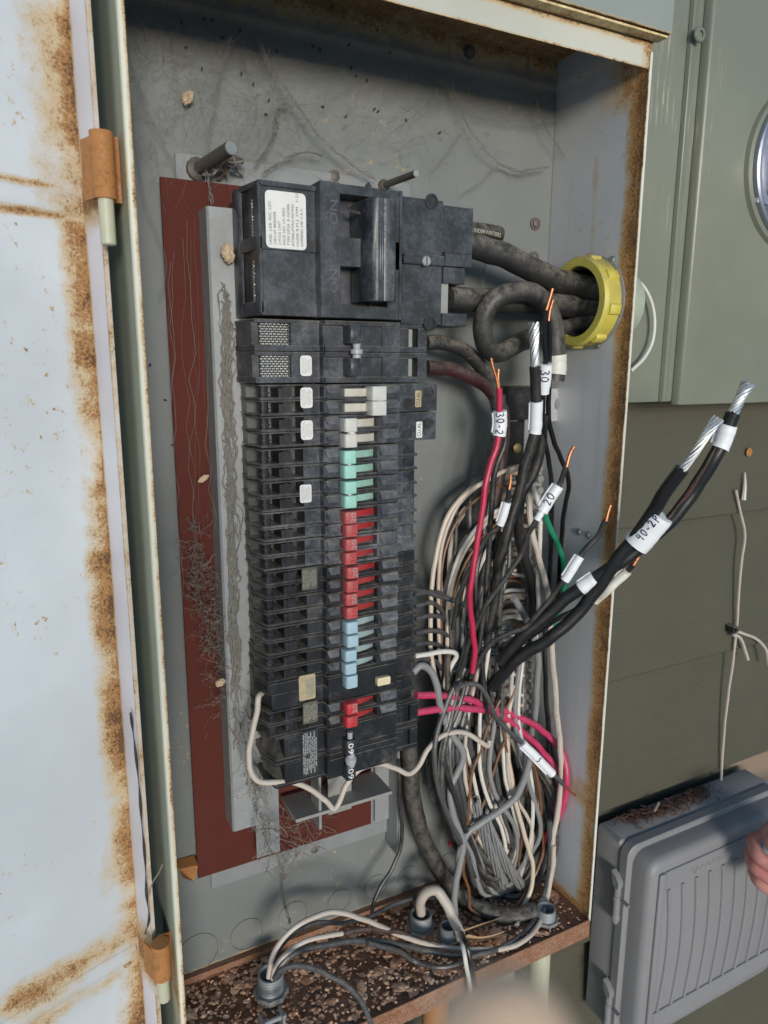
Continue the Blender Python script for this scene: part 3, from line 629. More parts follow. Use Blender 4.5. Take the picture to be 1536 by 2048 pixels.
part('front_cover', b, M['plastic_clean'], mbk, bevel=.0005)
b = MB(); pr = [(xh0, -.10), (xh0, Y1-.012), (xh0+.003, Y1-.019), (xh0+.008, Y1-.021)]
for k in range(3): xx = xh0+.009+k*.0022; pr += [(xx, Y1-.021), (xx+.0006, Y1-.0204), (xx+.0012, Y1-.021)]
pr += [(xh1-.003, Y1-.0215), (xh1, Y1-.019), (xh1, -.10)]
b.prism(pr, fz(604), fz(402)); hm = part('handle', b, M['plastic'], mbk, bevel=.0008)
b = MB()
for t_, py, w in (('SINGLE 200', 565, .032), ('005 COMMON TRIP', 465, .05)): text(b, t_, (xh1-.0095, Y1-.0219, fz(py)), UPZ, LX, .0042, w)
for t_, py, w in (('HANDLE', 575, .022), ('INTERNAL', 445, .03)): text(b, t_, (xh1-.0045 if t_ == 'HANDLE' else xh1-.014, Y1-.0219, fz(py)), UPZ, LX, .0042, w)
part('raised_lettering', b, M['engrave'], hm)
b = MB()
for py in (425, 560): text(b, 'ON', (PX(668, py, Y1), Y1-.0004, fz(py+5)), UPZ, LX, .0105, .021)
part('raised_lettering', b, M['engrave'], mbk)
b = MB(); b.lathe([(.014, 0), (.018, .003)], Vector((PX(715, 388, Y1), Y1+.004, fz(390))), (0, -1, .15), 24, caps=False, a0=0, a1=math.pi); part('arc_rim', b, M['plastic_clean'], mbk)
# sticker
x0, x1 = PX(530, 430, yl), PX(611, 430, yl); z0, z1 = PZ(570, 498, yl), PZ(570, 384, yl)
b = MB(); rnd_rect(b, x0, x1, z0, z1, yl-.0006, .004); lo = part('label', b, M['label'], mbk)
b = MB(); rows = ['UND. LAB. INC. LIST.', 'CIRCUIT BREAKER', '2 POLE UNIT', 'ISSUE NO. LK-4552', 'TYPE DP24  E-162466', 'INTERRUPTING RATING', '10,000 R.M.S. SYM.  1-21', 'AMPERES 240 V.A.C.']
for i, t_ in enumerate(rows):
    w = len(t_)/24*(z1-z0)*.92; text(b, t_, (x0+(x1-x0)*(i+1.0)/(len(rows)+1.0), yl-.0014, z0+.003+w/2), UPZ, LX, .0036, w)
part('print', b, M['print'], lo)
# terminal end
ye = -.103; b = MB(); ez = lambda py: PZ(870, py, ye); ex = lambda px: PX(px, 500, ye)
b.box(ex(804), ex(885), ye, YB, ez(650), ez(400)); b.box(ex(885), ex(945), ye, ye+.03, ez(505)+.0005, ez(408)); b.box(ex(885), ex(938), ye-.006, YB, ez(532), ez(506)); b.box(ex(885), ex(928), ye-.003, YB, ez(566), ez(533)); b.box(ex(885), ex(934), ye-.003, YB, ez(652), ez(626))
b.box(ex(804), ex(900), ye-.004, ye, ez(532), ez(512))
part('terminal_block', b, M['plastic_clean'], mbk, bevel=.0006)
for (px, py) in ((847, 525),):
    b = MB(); b.lathe([(.0052, 0), (.0052, .003), (.0045, .0038), (0, .0038)], Vector((ex(px), ye-.003, ez(py))), (0, -1, 0), 16); part('terminal_screw', b, M['steel'], mbk)
    b = MB(); b.box(ex(px)-.0005, ex(px)+.0005, ye-.0072, ye-.0067, ez(py)-.0042, ez(py)+.0042); part('screw_slot', b, M['print'], mbk)
for (px, py) in ((861, 404), (862, 648)):
    b = MB(); b.lathe([(.0075, 0), (.0075, .0012), (.0055, .0013), (.0055, 0)], Vector((ex(px), ye-.0002, ez(py))), (0, -1, 0), 18, caps=False); b.lathe([(0, .0003), (.0055, .0003)], Vector((ex(px), ye, ez(py))), (0, -1, 0), 18, caps=False); part('terminal_hole', b, M['plastic_dark'], mbk)
for (p0, p1) in ((442, 500), (566, 626)):
    b = MB(); b.box(ex(884), ex(899), ye+.001, ye+.032, ez(p1), ez(p0)); part('terminal_collar', b, M['bus'], mbk)

# --- two pole breaker with woven vent screens
t = thing('circuit_breaker', 'black two pole breaker with woven metal vent screens, directly below the main breaker', 'circuit breaker', P(640, 765, y=-.05))
bounds = [641, 704, 766]; b, rec = MB(), MB()
xa2, xb2, xc2 = PX(475, 700, -.06), PX(488, 700, YC), PX(500, 700, YL)
for a_, c_ in zip(bounds, bounds[1:]):
    z1, z0 = bz(a_)-.0003, bz(c_)+.0003; h = z1-z0; s = .0055
    shelf = [(xa2, YB), (xb2, YC), (xc2+.004, YL), (xs, YL), (xs2, YF), (xs2+.002, YF), (xs2+.002, YB)]
    b.prism(shelf, z0, z0+s); b.prism(shelf, z1-s*.6, z1)
    vx0, vx1 = PX(518, 700, YL), PX(582, 700, YL)
    b.prism([(vx1, YB), (vx1, YL+.0005), (xs, YL+.0005), (xs2, YF+.0005), (xs2, YB)], z0+s, z1-s*.6); b.box(xc2+.002, vx0, YL+.003, YB, z0+s, z1-s*.6)
    rec = MB(); rec.box(xa2+.003, vx1, YL+.010, YB, z0+s, z1-s*.6); part('vent_recess', rec, M['plastic_dark'], t); rec = MB()
    b.box(xs2, xf1, YF+.0035, YB, z0, z1); b.box(xs2, PX(688, 700, YF), YF+.001, YF+.0035, z0+s, z1-s); b.box(xs2, xf1, YF, YF+.0035, z0, z0+s); b.box(xs2, xf1, YF, YF+.0035, z1-s*.8, z1); b.box(PX(765, 700, YF), xf1, YF+.001, YF+.0035, z0+s, z1-s*.8)
    eX = PX(853, 700, YE-.004)
    b.box(xf1, eX, YE-.004, YB, z0, z0+s*.9); b.box(xf1, eX, YE-.004, YB, z1-s*.9, z1); b.box(xf1, PX(812, 700, YE), YE-.004, YB, z0+s*.9, z1-s*.9); b.box(PX(831, 700, YE), eX, YE-.004, YB, z0+s*.9, z1-s*.9); rec.box(PX(812, 700, YE), PX(831, 700, YE), YE+.008, YB, z0+s*.9, z1-s*.9); part('terminal_recess', rec, M['plastic_dark'], t)
    m2 = MB(); sx = (vx1-vx0-.004)
    nx_ = 14; nz_ = 9
    for i in range(nx_):
        x_ = vx0+.003+sx*i/(nx_-1); m2.tube([Vector((x_+(.0006 if k % 2 else -.0006), YL+.005+(.0004 if (k+i) % 2 else -.0004), z0+s+(h-s*1.6)*k/10)) for k in range(11)], .00045, 4)
    for i in range(nz_):
        z_ = z0+s+.001+(h-s*1.6-.002)*i/(nz_-1); m2.tube([Vector((vx0+.002+sx*k/14, YL+.005+(.0004 if (k+i) % 2 else -.0004), z_)) for k in range(15)], .00045, 4)
    part('vent_screen', m2, M['steel'], t)
    m2 = MB(); zc = (z0+z1)/2+.0005; m2.box(PX(815, 700, YE), PX(822, 700, YE), YE-.001, YE+.006, z0+s, z1-s); part('terminal_plate', m2, M['bus'], t)
part('housing', b, M['plastic'], t, bevel=.0004)
for py in (669, 734):
    zc = bz(py); b = MB(); handle(b, zc-.0085, zc+.0085, PX(696, 700, YF-.012), PX(722, 700, YF-.012), YF+.004, YF-.014); ho = part('handle', b, M['plastic_clean'], t, bevel=.0008)
b = MB(); xx = PX(713, 700, YF-.008); b.lathe([(.0045, -.0115), (.004, -.004), (.006, -.003), (.006, .001), (.0035, .0015), (.0045, .011)], Vector((xx, YF-.007, bz(701))), UPZ, 14); part('handle_tie', b, M['h_grey'], t)
z0, z1 = PZ(610, 752, YL), PZ(610, 711, YL); x0, x1 = PX(599, 730, YL), PX(622, 730, YL); b = MB(); rnd_rect(b, x0, x1, z0, z1, YL-.0002, .003); lo = part('label', b, M['label'], t)
b = MB(); lines(b, SMALL[:6], x0+.001, x1-.001, (z0+z1)/2, (z1-z0)*.8, YL-.001); part('print', b, M['print_grey'], lo)

# --- two wide breakers with white handles and lug blocks
def white_breaker(top, bot, hrows, xh, lab, cu, cucol, label):
    t = thing('circuit_breaker', label, 'circuit breaker', P(640, bot, y=-.05)); b = MB(); mid = (top+bot)/2
    for a_, c_ in ((top, mid), (mid, bot)):
        rec = MB(); tl = pole_body(b, rec, bz(c_), bz(a_), wide_end=True); part('vent_recess', rec, M['plastic_dark'], t)
        for q_ in tl: part('switch_tab', q_, M['plastic_tab'], t, bevel=.0004)
    yw = YE-.008; z0, z1 = bz(bot)+.0004, bz(top)-.0006; xw1 = PX(872, 830, yw)
    b.box(xf1, xw1, yw, YB, z0, z1); part('housing', b, M['plastic'], t, bevel=.0003)
    for py in hrows:
        zc = bz(py); x0, x1 = PX(xh[0], 830, YF-.011), PX(xh[1], 830, YF-.011); hh = .0070 if xh[0] > 720 else .0066
        b = MB(); handle(b, zc-hh, zc+hh, x0, x1, None, YF-.012); part('handle', b, M['h_white'], t, bevel=.0008, seg=2)
        b = MB()
        if xh[0] > 720: b.box(PX(690, 830, YF), x0+.001, YF+.002, YF+.009, zc-.0055, zc+.0045)
        else: skirt(b, zc-.004, zc+.0045, x1-.002, xk1-.001)
        part('handle_skirt', b, M['s_white'], t)
    b = MB(); b.lathe([(.003, -.004), (.0042, -.001), (.0042, .001), (.003, .004)], Vector((PX(sum(xh)/2, 830, YF-.006), YF-.006, bz(sum(hrows)/2))), UPZ, 12); part('handle_tie', b, M['h_white'], t)
    for (px, py, r_) in ((814, (top+bot)/2+8, 10), (856, (top+bot)/2-14, 10.5)):
        c = Vector((PX(px, py, yw), yw, PZ(px, py, yw))); rr = r_*dist(c)/FPX
        b = MB(); b.lathe([(rr*1.12, 0), (rr*1.1, .0007), (rr, .0007), (rr, .0001), (0, .0001)], c, (0, -1, 0), 20); part('terminal_hole', b, M['plastic_dark'], t)
    x0, x1 = PX(cu-6, 830, yw), PX(cu+6, 830, yw); zc = PZ(cu, (top+bot)/2-1, yw); b = MB(); rnd_rect(b, x0, x1, zc-.0085, zc+.0085, yw-.0002, .0012); lo = part('terminal_tag', b, M[cucol], t)
    b = MB(); text(b, 'CU-AL', ((x0+x1)/2, yw-.0011, zc), UPZ, LX, .0062, .0145); part('print', b, M['print'], lo)
    z0, z1 = PZ(610, lab[1], YL), PZ(610, lab[0], YL); x0, x1 = PX(600, 830, YL), PX(624, 830, YL); b = MB(); rnd_rect(b, x0, x1, z0, z1, YL-.0002, .003); lo = part('label', b, M['label'], t)
    b = MB(); lines(b, SMALL, x0+.001, x1-.001, (z0+z1)/2, (z1-z0)*.85, YL-.001); part('print', b, M['print_grey'], lo)
    for a_, c_ in ((top, mid), (mid, bot)):
        b = MB(); text(b, 'ON', ((xs2+xhL)/2, YF-.0026, bz(a_+9)), (1, 0, 0), UPZ, .0045, .008); text(b, 'OFF', ((xo0+xf1)/2, YF-.0026, bz(a_+9)), (1, 0, 0), UPZ, .004, .009); part('raised_lettering', b, M['engrave'], t)
    return t
white_breaker(768, 829, (787, 817), (742, 774), (775, 816), 834, 'old_label', 'black breaker with two white handles flipped to the right and a tan CU-AL tag')
white_breaker(830, 891, (849, 880), (688, 716), (841, 880), 838, 'label', 'black breaker with two white handles at the left and a white CU-AL tag')

# --- the twin breakers
twin((913, 942), (893, 926, 955), 'h_green', 's_green', 'upper of the two breakers with pale green handles', tie=True)
twin((973, 1001), (956, 986, 1014), 'h_green', 's_green', 'breaker with pale green handles and a white sticker, just above the red ones', lab=(969, 1005, 'white'), tie=True)
twin((1033, 1059), (1015, 1046, 1072), 'h_red', 's_red', 'topmost red handled breaker, directly under the green handled pair', rating='20', mat='plastic_grey')
twin((1087, 1114), (1073, 1101, 1128), 'h_red', 's_red', 'second red handled breaker down, above the one with a black foil sticker', rating='20', mat='plastic_grey')
twin((1142, 1169), (1129, 1156, 1182), 'h_red', 's_red', 'red handled breaker with a black foil sticker', lab=(1136, 1180, 'foil'), rating='20', mat='plastic_low')
twin((1196, 1223), (1183, 1210, 1237), 'h_red', 's_red', 'red handled breaker directly above the first blue handle', rating='20', mat='plastic_dusty')
twin((1252, 1279), (1238, 1266, 1293), 'h_blue', 's_blue', 'upper breaker with pale blue handles, directly under the red ones', mat='plastic_dusty')
twin((1307, 1333), (1294, 1320, 1345), 'h_blue', 's_blue', 'second breaker with pale blue handles, above the one with a cream test button', mat='plastic_low')
gf = twin((1359,), (1346, 1398), 'h_blue', None, 'breaker with one blue handle, a cream test button and a stained teal label', lab=(1348, 1398, 'old'), mat='plastic_low') if False else None
def settle():
    for o in [q for q in bpy.data.objects if q.name.startswith('circuit_breaker')]:
        o.location.y += random.uniform(-.0013, .0013); o.location.x += random.uniform(-.0012, .0012)
def gfci():
    t = thing('circuit_breaker', 'breaker with one blue handle, a cream test button and a stained teal label', 'circuit breaker', P(640, 1398, y=-.05))
    z1, z0 = bz(1346)-.0003, bz(1398)+.0003; b, rec = MB(), MB()
    b.prism([(xc0, YB), (xch+.004, YC), (xl0+.004, YL), (xs, YL), (xs2, YF), (xs2+.002, YF), (xs2+.002, YB)], z0, z1-.012); b.prism([(xc0, YB), (xch, YC), (xl0, YL), (xl0+.004, YL), (xs, YL), (xs2, YF), (xs2+.002, YF), (xs2+.002, YB)], z1-.0115, z1)
    b.box(xs2, xf1, YF, YB, z0, z1); b.box(xs2+.001, xhL-.002, YF-.0015, YF, z0+.012, z1-.002); b.box(xk1, xf1-.004, YF-.0012, YF, z0+.004, z0+.006)
    b.prism([(xf1, YB), (xf1, YE), (xe1, YE), (xe1+.001, YB)], z0, z0+.004); b.prism([(xf1, YB), (xf1, YE), (xe1, YE), (xe1+.001, YB)], z1-.004, z1); rec.box(xf1, xe1, YE+.008, YB, z0+.004, z1-.004)
    part('housing', b, M['plastic_low'], t, bevel=.0004); part('terminal_recess', rec, M['plastic_dark'], t)
    zc = bz(1359); b = MB(); handle(b, zc-.0068, zc+.0068, xhL, xhR, YF+.001); part('handle', b, M['h_blue'], t, bevel=.0007, seg=2)
    b = MB(); x0, x1 = PX(754, 1361, YF-.004), PX(780, 1361, YF-.004); zc = PZ(767, 1361, YF-.004); rnd_rect(b, x0, x1, zc-.0045, zc+.0045, YF-.0002, .0015, .006); part('test_button', b, M['cream_button'], t, bevel=.0004)
    x0, x1 = PX(598, 1370, YL), PX(631, 1370, YL); za, zb2 = PZ(614, 1399, YL), PZ(614, 1349, YL); b = MB(); rnd_rect(b, x0, x1, za, zb2, YL-.0002, .002); lo = part('label', b, M['old_label'], t)
    b = MB(); lines(b, ['TEST BUTTON', 'PUSH TO TEST', 'GROUND FAULT', 'PERSONNEL', 'PROTECTION', 'MONTHLY'], x0+.008, x1-.001, (za+zb2)/2, (zb2-za)*.8, YL-.001); part('print', b, M['teal'], lo)
gfci()
twin((1411, 1437), (1399, 1425, 1449), 'h_red_new', 's_red', 'bright red handled breaker below the cream test button', lab=(1404, 1447, 'foil'), rating='20', mat='plastic_low')
def sixty():
    t = thing('circuit_breaker', 'bottom black two pole breaker with white 60 on its handles', 'circuit breaker', P(640, 1551, y=-.05))
    b, rec = MB(), MB(); x0s = PX(640, 1500, YL)
    for a_, c_ in ((1450, 1500), (1501, 1550)):
        z1, z0 = bz(a_)-.0003, bz(c_)+.0003; h = z1-z0
        sh = [(xc0+.004, YB), (xch+.006, YC), (xl0+.006, YL), (xl0+.010, YL), (xs, YL), (xs2, YF), (xs2+.002, YF), (xs2+.002, YB)]
        b.prism(sh, z0, z0+.003); b.prism(sh, z1-.003, z1); b.prism([(PX(570, 1500, YL), YB), (PX(570, 1500, YL), YL+.0006), (xs, YL+.0006), (xs2, YF+.0006), (xs2, YB)], z0+.003, z1-.003)
        rec = MB(); zz_ = z0+.003; rec.add([(xc0+.006, YC+.012, zz_), (xl0+.008, YL+.001, zz_), (PX(569, 1500, YL), YL+.001, zz_), (PX(569, 1500, YL), YC, z1-.004), (xc0+.006, YC+.012, z1-.004)], [(0, 1, 2, 3, 4)]); part('vent_recess', rec, M['plastic_dusty'], t); rec = MB()
        b.box(xs2, xf1, YF, YB, z0, z1); b.box(xs2+.002, xf1-.002, YF-.0012, YF, z0+.003, z0+.006 if a_ < 1480 else z1-.006)
        xq = PX(835, 1500, YE); b.box(xf1, xq, YE, YB, z0, z0+.005); b.box(xf1, xq, YE, YB, z1-.004, z1); b.box(xf1, PX(806, 1500, YE), YE, YB, z0+.005, z1-.004); b.box(PX(820, 1500, YE), xq, YE, YB, z0+.005, z1-.004); rec.box(PX(806, 1500, YE), PX(820, 1500, YE), YE+.006, YB, z0+.005, z1-.004); part('terminal_recess', rec, M['plastic_dark'], t)
    part('housing', b, M['plastic_low'], t, bevel=.0004)
    for py, m in ((1486, 0), (1536, 1)):
        zc = bz(py); b = MB(); handle(b, zc-.0085, zc+.0085, PX(692, 1500, YF-.011), PX(714, 1500, YF-.011), YF-.0005, YF-.012); ho = part('handle', b, M['black_label'], t, bevel=.0005)
        b = MB(); text(b, '60', (PX(703, 1500, YF-.0122), YF-.0123, zc-.0005), UPZ, LX, .0088, .012); part('rating_mark', b, M['white_print'], ho)
    b = MB(); xx = PX(702, 1500, YF-.008); b.lathe([(.0042, -.009), (.006, -.003), (.0064, .001), (.0045, .003), (.0042, .011)], Vector((xx, YF-.008, bz(1511))), UPZ, 16); b.lathe([(.003, 0), (.003, .008)], Vector((xx, YF-.006, bz(1473))), UPZ, 12); part('handle_tie', b, M['h_grey'], t)
    x0, x1 = PX(604, 1500, YL), PX(636, 1500, YL); za, zb2 = PZ(620, 1549, YL), PZ(620, 1459, YL); b = MB(); rnd_rect(b, x0, x1, za, zb2, YL-.0002, .002); lo = part('label', b, M['black_label'], t)
    b = MB(); rows = ['UND LAB INC LISTED CIR BKR', 'SINGLE UNIT   ISSUE NO LF-31C', 'TYPE QC24     10,000 RMS SYM', '240 VAC     HACR TYPE', 'INTERRUPTING RATING USE WIRE', '60C OR 75C CU OR AL', 'HACR TIGHTEN TO 50 POUND-INCH', 'SEE INSTRUCTIONS']
    lines(b, rows, x0+.001, x1-.001, (za+zb2)/2, (zb2-za)*.92, YL-.001); part('print', b, M['white_print'], lo)
sixty(); settle()

# ------------------------------------------------------------ wires
def rad_of(dpx, pts): p = pts[len(pts)//2]; return dpx/2*dist(p)/FPX
def strands(mb, path, d0, d1, R0, n=9, turns=2.0, flare=0.0, r=None):
    r = r or R0*.33
    for k in range(n):
        a0 = 2*math.pi*k/(n-1); pts = []
        rr = 0 if k == n-1 else R0-r
        off = random.uniform(-.06, .02)*(d1-d0)
        for j in range(13):
            t_ = j/12; c, t = path.at(d0+(d1-d0+off)*t_); u = t.orthogonal().normalized() if abs(t.z) > .99 else t.cross(UPZ).normalized(); v = t.cross(u)
            a = a0+turns*2*math.pi*t_; q = rr*(1+flare*max(0, 1-t_*2.2)*random.uniform(.6, 1.4))
            pts.append(c+(u*math.cos(a)+v*math.sin(a))*q)
        mb.tube(pts, r, 6)
def wobble(pts, r):
    a = min(.0011, r*.28); ph = [random.uniform(0, 6.3) for _ in range(6)]; s_ = 0; out = [pts[0]]
    for p, q in zip(pts, pts[1:]):
        s_ += (q-p).length; k = min(1, s_/.02)
        out.append(q+Vector((math.sin(s_*95+ph[0])+.6*math.sin(s_*210+ph[1]), .5*math.sin(s_*80+ph[2]), math.sin(s_*110+ph[3])+.6*math.sin(s_*190+ph[4])))*a*k*.42)
    return out
def wire(label, spec, dpx, mat, group=None, name='wire', cat='wire', tips=(), tapes=(), n=10, res=7, prints=(), start=None):
    """spec: path of pixels with depths. tips: (spec, dpx, material). tapes: (px,py,px,py,extra,material,scrawl,size,dirv)"""
    pts = smoothpath(pxpath(spec), res); r = rad_of(dpx, pts); b = MB(); pts = wobble(pts, r); b.tube(pts, r, n)
    if not tips and not tapes and not prints:
        return solo(name, b, M[mat], label, cat, group)
    t = thing(name, label, cat, pts[0], group); part('insulation', b, M[mat], t)
    pa = Path(pts)
    for (s2, d2, m2) in tips:
        q = smoothpath(pxpath(s2), 6); b = MB(); rr = rad_of(d2, q)
        if m2 == 'alu': strands(b, Path(q), 0, Path(q).s[-1], rr, 8, .9, .45)
        else: b.tube(q, [rr*(1+.08*math.sin(k*2.1)) for k in range(len(q))], 8)
        part('conductor', b, M[m2], t)
    for tp in tapes:
        d0, d1 = pa.near(tp[0], tp[1]), pa.near(tp[2], tp[3]); R2 = r*tp[4]+.0005
        seg = pa.sub(d0, d1, 12); b = MB(); b.tube(seg, [R2*(1+random.uniform(-.03, .05)) for _ in seg], 16, caps=True); tt = part('tape_label', b, M[tp[5]], t)
        if abs(d1-d0) > .02:                                     # the tape's loose end stands off as a small flap
            b = MB(); fl = [pa.wrap(d0+(d1-d0)*f, 0, R2+.0008, 1.3) for f in (.02, .3, .6, .9)]; b.tube(fl, .0009, 5); part('tape_end', b, M[tp[5]], tt)
        if len(tp) > 6 and tp[6]:
            b = MB(); scrawl(b, pa, (d0+d1)/2, R2*1.05, tp[6], tp[7], tp[9] if len(tp) > 9 else 1, .0006, 0, tp[8]); part('handwriting', b, M['ink'], tt)
    for (px, py, tx, sz, fl) in prints:
        b = MB(); tubetext(b, pa, pa.near(px, py), r, tx, sz, fl); part('print', b, M['print_grey'], t)
    return t

# service cables through the yellow bushing
wire('upper thick black feeder cable from main breaker to the yellow bushing', [(897, 480, -.085), (954, 494, -.085), (1010, 512), (1060, 537), (1110, 559), (1160, 571, -.075), (1225, 590, -.07)], 47, 'w_dusty', name='cable', cat='cable', n=18,
     prints=())
wire('lower thick black feeder cable running level into the yellow bushing', [(894, 597, -.085), (950, 600), (1016, 603), (1090, 608), (1157, 614, -.072), (1225, 622, -.07)], 46, 'w_dusty', name='cable', cat='cable', n=18)
wire('thick black cable bent into a loop in front of the yellow bushing', [(1215, 640, -.065), (1141, 654, -.065), (1080, 668), (1025, 693), (990, 706, -.085), (970, 688, -.092), (965, 652), (976, 615), (1005, 591, -.105), (1047, 582), (1083, 599), (1103, 637, -.11), (1111, 681), (1112, 730), (1109, 762, -.11)], 40, 'w_dusty', name='cable', cat='cable', n=18,
     tapes=((1112, 711, 1110, 750, 1.03, 'tape_old'),))
b = MB(); q = smoothpath(pxpath([(905, 466, -.06), (950, 462), (998, 470, -.05)]), 8); b.tube(q, .0095, 16); t = thing('cable', 'short dark cable stub with a round lab mark behind upper feeder', 'cable', q[0]); part('insulation', b, M['w_dusty'], t)
pa = Path(q); b = MB(); tubetext(b, pa, pa.near(962, 466), .0095, 'UNDERWRITERS', .006, 1); part('print', b, M['gold'], t)
wire('black cable curving down from the screened breaker', [(852, 686, -.075), (891, 686, -.075), (929, 702), (957, 727), (979, 760), (992, 797), (998, 837), (987, 907, -.06), (973, 963), (957, 1016), (943, 1085), (914, 1172), (900, 1266), (900, 1350, -.04)], 27, 'w_dusty', name='cable', cat='cable', n=14)
wire('dark red cable curving down from the screened breaker', [(852, 735, -.075), (907, 740), (947, 757), (979, 779), (1000, 812), (1007, 865), (1002, 916, -.055), (990, 1000), (975, 1100), (962, 1200), (950, 1320, -.035)], 27, 'w_dkred', name='cable', cat='cable', n=14)

# the upper labelled conductors
wire('crimson wire with a white tape flag and bare copper tip', [(998, 776, -.12), (999, 812), (1001, 850), (994, 887), (984, 918), (973, 963), (964, 1022), (954, 1091), (943, 1157), (940, 1204), (945, 1260), (950, 1304), (944, 1345, -.10)], 12.5, 'w_red',
     tips=(([(982, 716, -.12), (986, 735), (993, 757), (997, 777, -.12)], 6, 'copper'), ([(997, 738, -.115), (996, 757), (999, 778)], 6, 'copper')), tapes=((999, 822, 1000, 874, 2.0, 'tape', '30-2', .0085, 1, 1),))
wire('black wire running beside the crimson wire under the same tape', [(1005, 790, -.11), (1011, 850), (1008, 890), (995, 926), (987, 963), (981, 1047), (975, 1141), (967, 1235), (955, 1310, -.09)], 11.5, 'w_black')
wire('glossy black wire with copper tip and white tape marked 30, upright', [(1090, 620, -.135), (1089, 681), (1091, 735), (1087, 787), (1085, 837), (1091, 887), (1099, 931), (1104, 980), (1103, 1040), (1101, 1110), (1095, 1240, -.07)], 10, 'w_glossy',
     tips=(([(1105, 577, -.137), (1099, 598), (1092, 622, -.135)], 6.5, 'copper'),), tapes=((1090, 727, 1090, 774, 2.3, 'tape', '30', .0095, 1, 1), (1089, 774, 1087, 787, 2.0, 'tape')))
wire('glossy black wire with a shorter copper tip, leaning right below the tape', [(1097, 640, -.13), (1099, 690), (1098, 740), (1097, 787), (1098, 837), (1107, 881), (1120, 912), (1134, 945), (1137, 970), (1132, 1005), (1126, 1040), (1122, 1090), (1115, 1200, -.06)], 10, 'w_glossy',
     tips=(([(1106, 600, -.132), (1100, 620), (1097, 642)], 6, 'copper'),))
wire('thick black cable with frayed stranded aluminium end beside the taped pair', [(1070, 733, -.12), (1071, 775), (1073, 820), (1070, 860), (1060, 900), (1050, 929), (1038, 985), (1023, 1035), (1007, 1094), (996, 1141), (989, 1204), (976, 1266), (968, 1340, -.07)], 21, 'w_black', name='cable', cat='cable', n=14,
     tips=(([(1068, 645, -.12), (1069, 690), (1071, 735)], 20, 'alu'),), tapes=((1074, 803, 1072, 866, 1.08, 'tape'),))
wire('thick black cable running down just right of the frayed one', [(1086, 830, -.105), (1082, 891), (1064, 951), (1043, 991), (1036, 1035), (1039, 1072), (1048, 1116), (1061, 1157), (1067, 1210), (1060, 1290, -.05)], 21, 'w_black', name='cable', cat='cable', n=14)
wire('black wire with copper tip and white tape marked 20, leaning to the right', [(1132, 932, -.15), (1120, 966), (1098, 1000), (1073, 1040), (1057, 1066), (1045, 1104), (1020, 1141), (995, 1179), (970, 1213), (951, 1254), (932, 1304), (918, 1355, -.09)], 11, 'w_black',
     tips=(([(1148, 893, -.152), (1140, 908), (1133, 934)], 7, 'copper'),), tapes=((1116, 974, 1084, 1024, 1.9, 'tape', '20', .009, 1, -1), (1084, 1024, 1074, 1040, 1.1, 'tape')))
wire('short black wire with small copper tip and plain tape, left of the thick cables', [(1018, 977, -.13), (1015, 1000), (1003, 1040), (995, 1057), (976, 1072), (957, 1104), (939, 1141), (926, 1172), (915, 1200), (905, 1260, -.09)], 9.5, 'w_black',
     tips=(([(1021, 949, -.132), (1021, 962), (1018, 979)], 6, 'copper'),), tapes=((1013, 1004, 999, 1048, 1.6, 'tape'),))
wire('black wire with copper tip and plain white tape, reaching the rusty right edge', [(1211, 1040, -.158), (1195, 1072), (1164, 1107), (1140, 1145), (1120, 1172), (1101, 1197), (1070, 1235), (1051, 1254), (1007, 1271), (982, 1289), (957, 1322), (938, 1365, -.09)], 11, 'w_black',
     tips=(([(1221, 1010, -.16), (1216, 1025), (1212, 1042)], 6.5, 'copper'),), tapes=((1162, 1112, 1128, 1160, 1.55, 'tape'),))
# the big two-conductor cable that hangs out of the box
t40 = wire('long thick black cable marked 40-2P sticking out past the right edge', [(1466, 826, -.245), (1450, 868), (1427, 918, -.235), (1392, 975), (1347, 1035, -.21), (1303, 1076), (1256, 1113, -.18), (1213, 1142), (1173, 1168, -.15), (1132, 1197), (1086, 1237, -.12), (1039, 1278), (1000, 1325, -.09)], 27, 'w_clean', name='cable', cat='cable', n=18,
     tips=(([(1497, 766, -.25), (1484, 790), (1466, 828, -.245)], 22, 'alu'),), tapes=((1458, 848, 1434, 894, 1.2, 'tape'), (1189, 1150, 1162, 1176, 1.04, 'tape')))
q40 = Path(smoothpath(pxpath([(1464, 832, -.245), (1450, 868), (1427, 918, -.235), (1392, 975), (1347, 1035, -.21), (1320, 1062)]), 7))
b = MB(); r_ = rad_of(27, q40.p); b.tube([q40.wrap(q40.s[-1]*f, .0035, r_*.99, 0) for f in [.22+.76*k/14 for k in range(15)]], [.0005+.0022*math.sin(math.pi*k/14) for k in range(15)], 8); part('red_stripe', b, M['w_dkred'], t40)
qt = Path(smoothpath(pxpath([(1322, 1030, -.207), (1297, 1061), (1271, 1089, -.187)]), 8)); rt_ = rad_of(52, qt.p)
b = MB(); b.tube(qt.sub(0, qt.s[-1], 12), [rt_*random.uniform(.98, 1.03) for _ in range(13)], 24); tp = part('tape_label', b, M['tape'], t40)
b = MB(); scrawl(b, qt, qt.s[-1]*.36, rt_*1.04, '40-2P', .0088, -1, .0006, .002); part('handwriting', b, M['ink'], tp)
b = MB(); seg = qt.sub(qt.s[-1]*.74, qt.s[-1]*1.0, 4); b.tube(seg, [rt_*1.05]*5, 24); part('tape_end', b, M['tape'], tp)
wire('second thick black cable with bared aluminium strands beside the 40-2P cable', [(1364, 938, -.235), (1333, 980), (1308, 1021, -.205), (1272, 1072), (1232, 1122, -.175), (1196, 1176), (1150, 1232, -.145), (1095, 1280), (1051, 1306), (1014, 1338), (984, 1376, -.08)], 26, 'w_clean', name='cable', cat='cable', n=18,
     tips=(([(1437, 836, -.25), (1414, 868), (1388, 908), (1363, 941, -.235)], 18, 'alu'),))
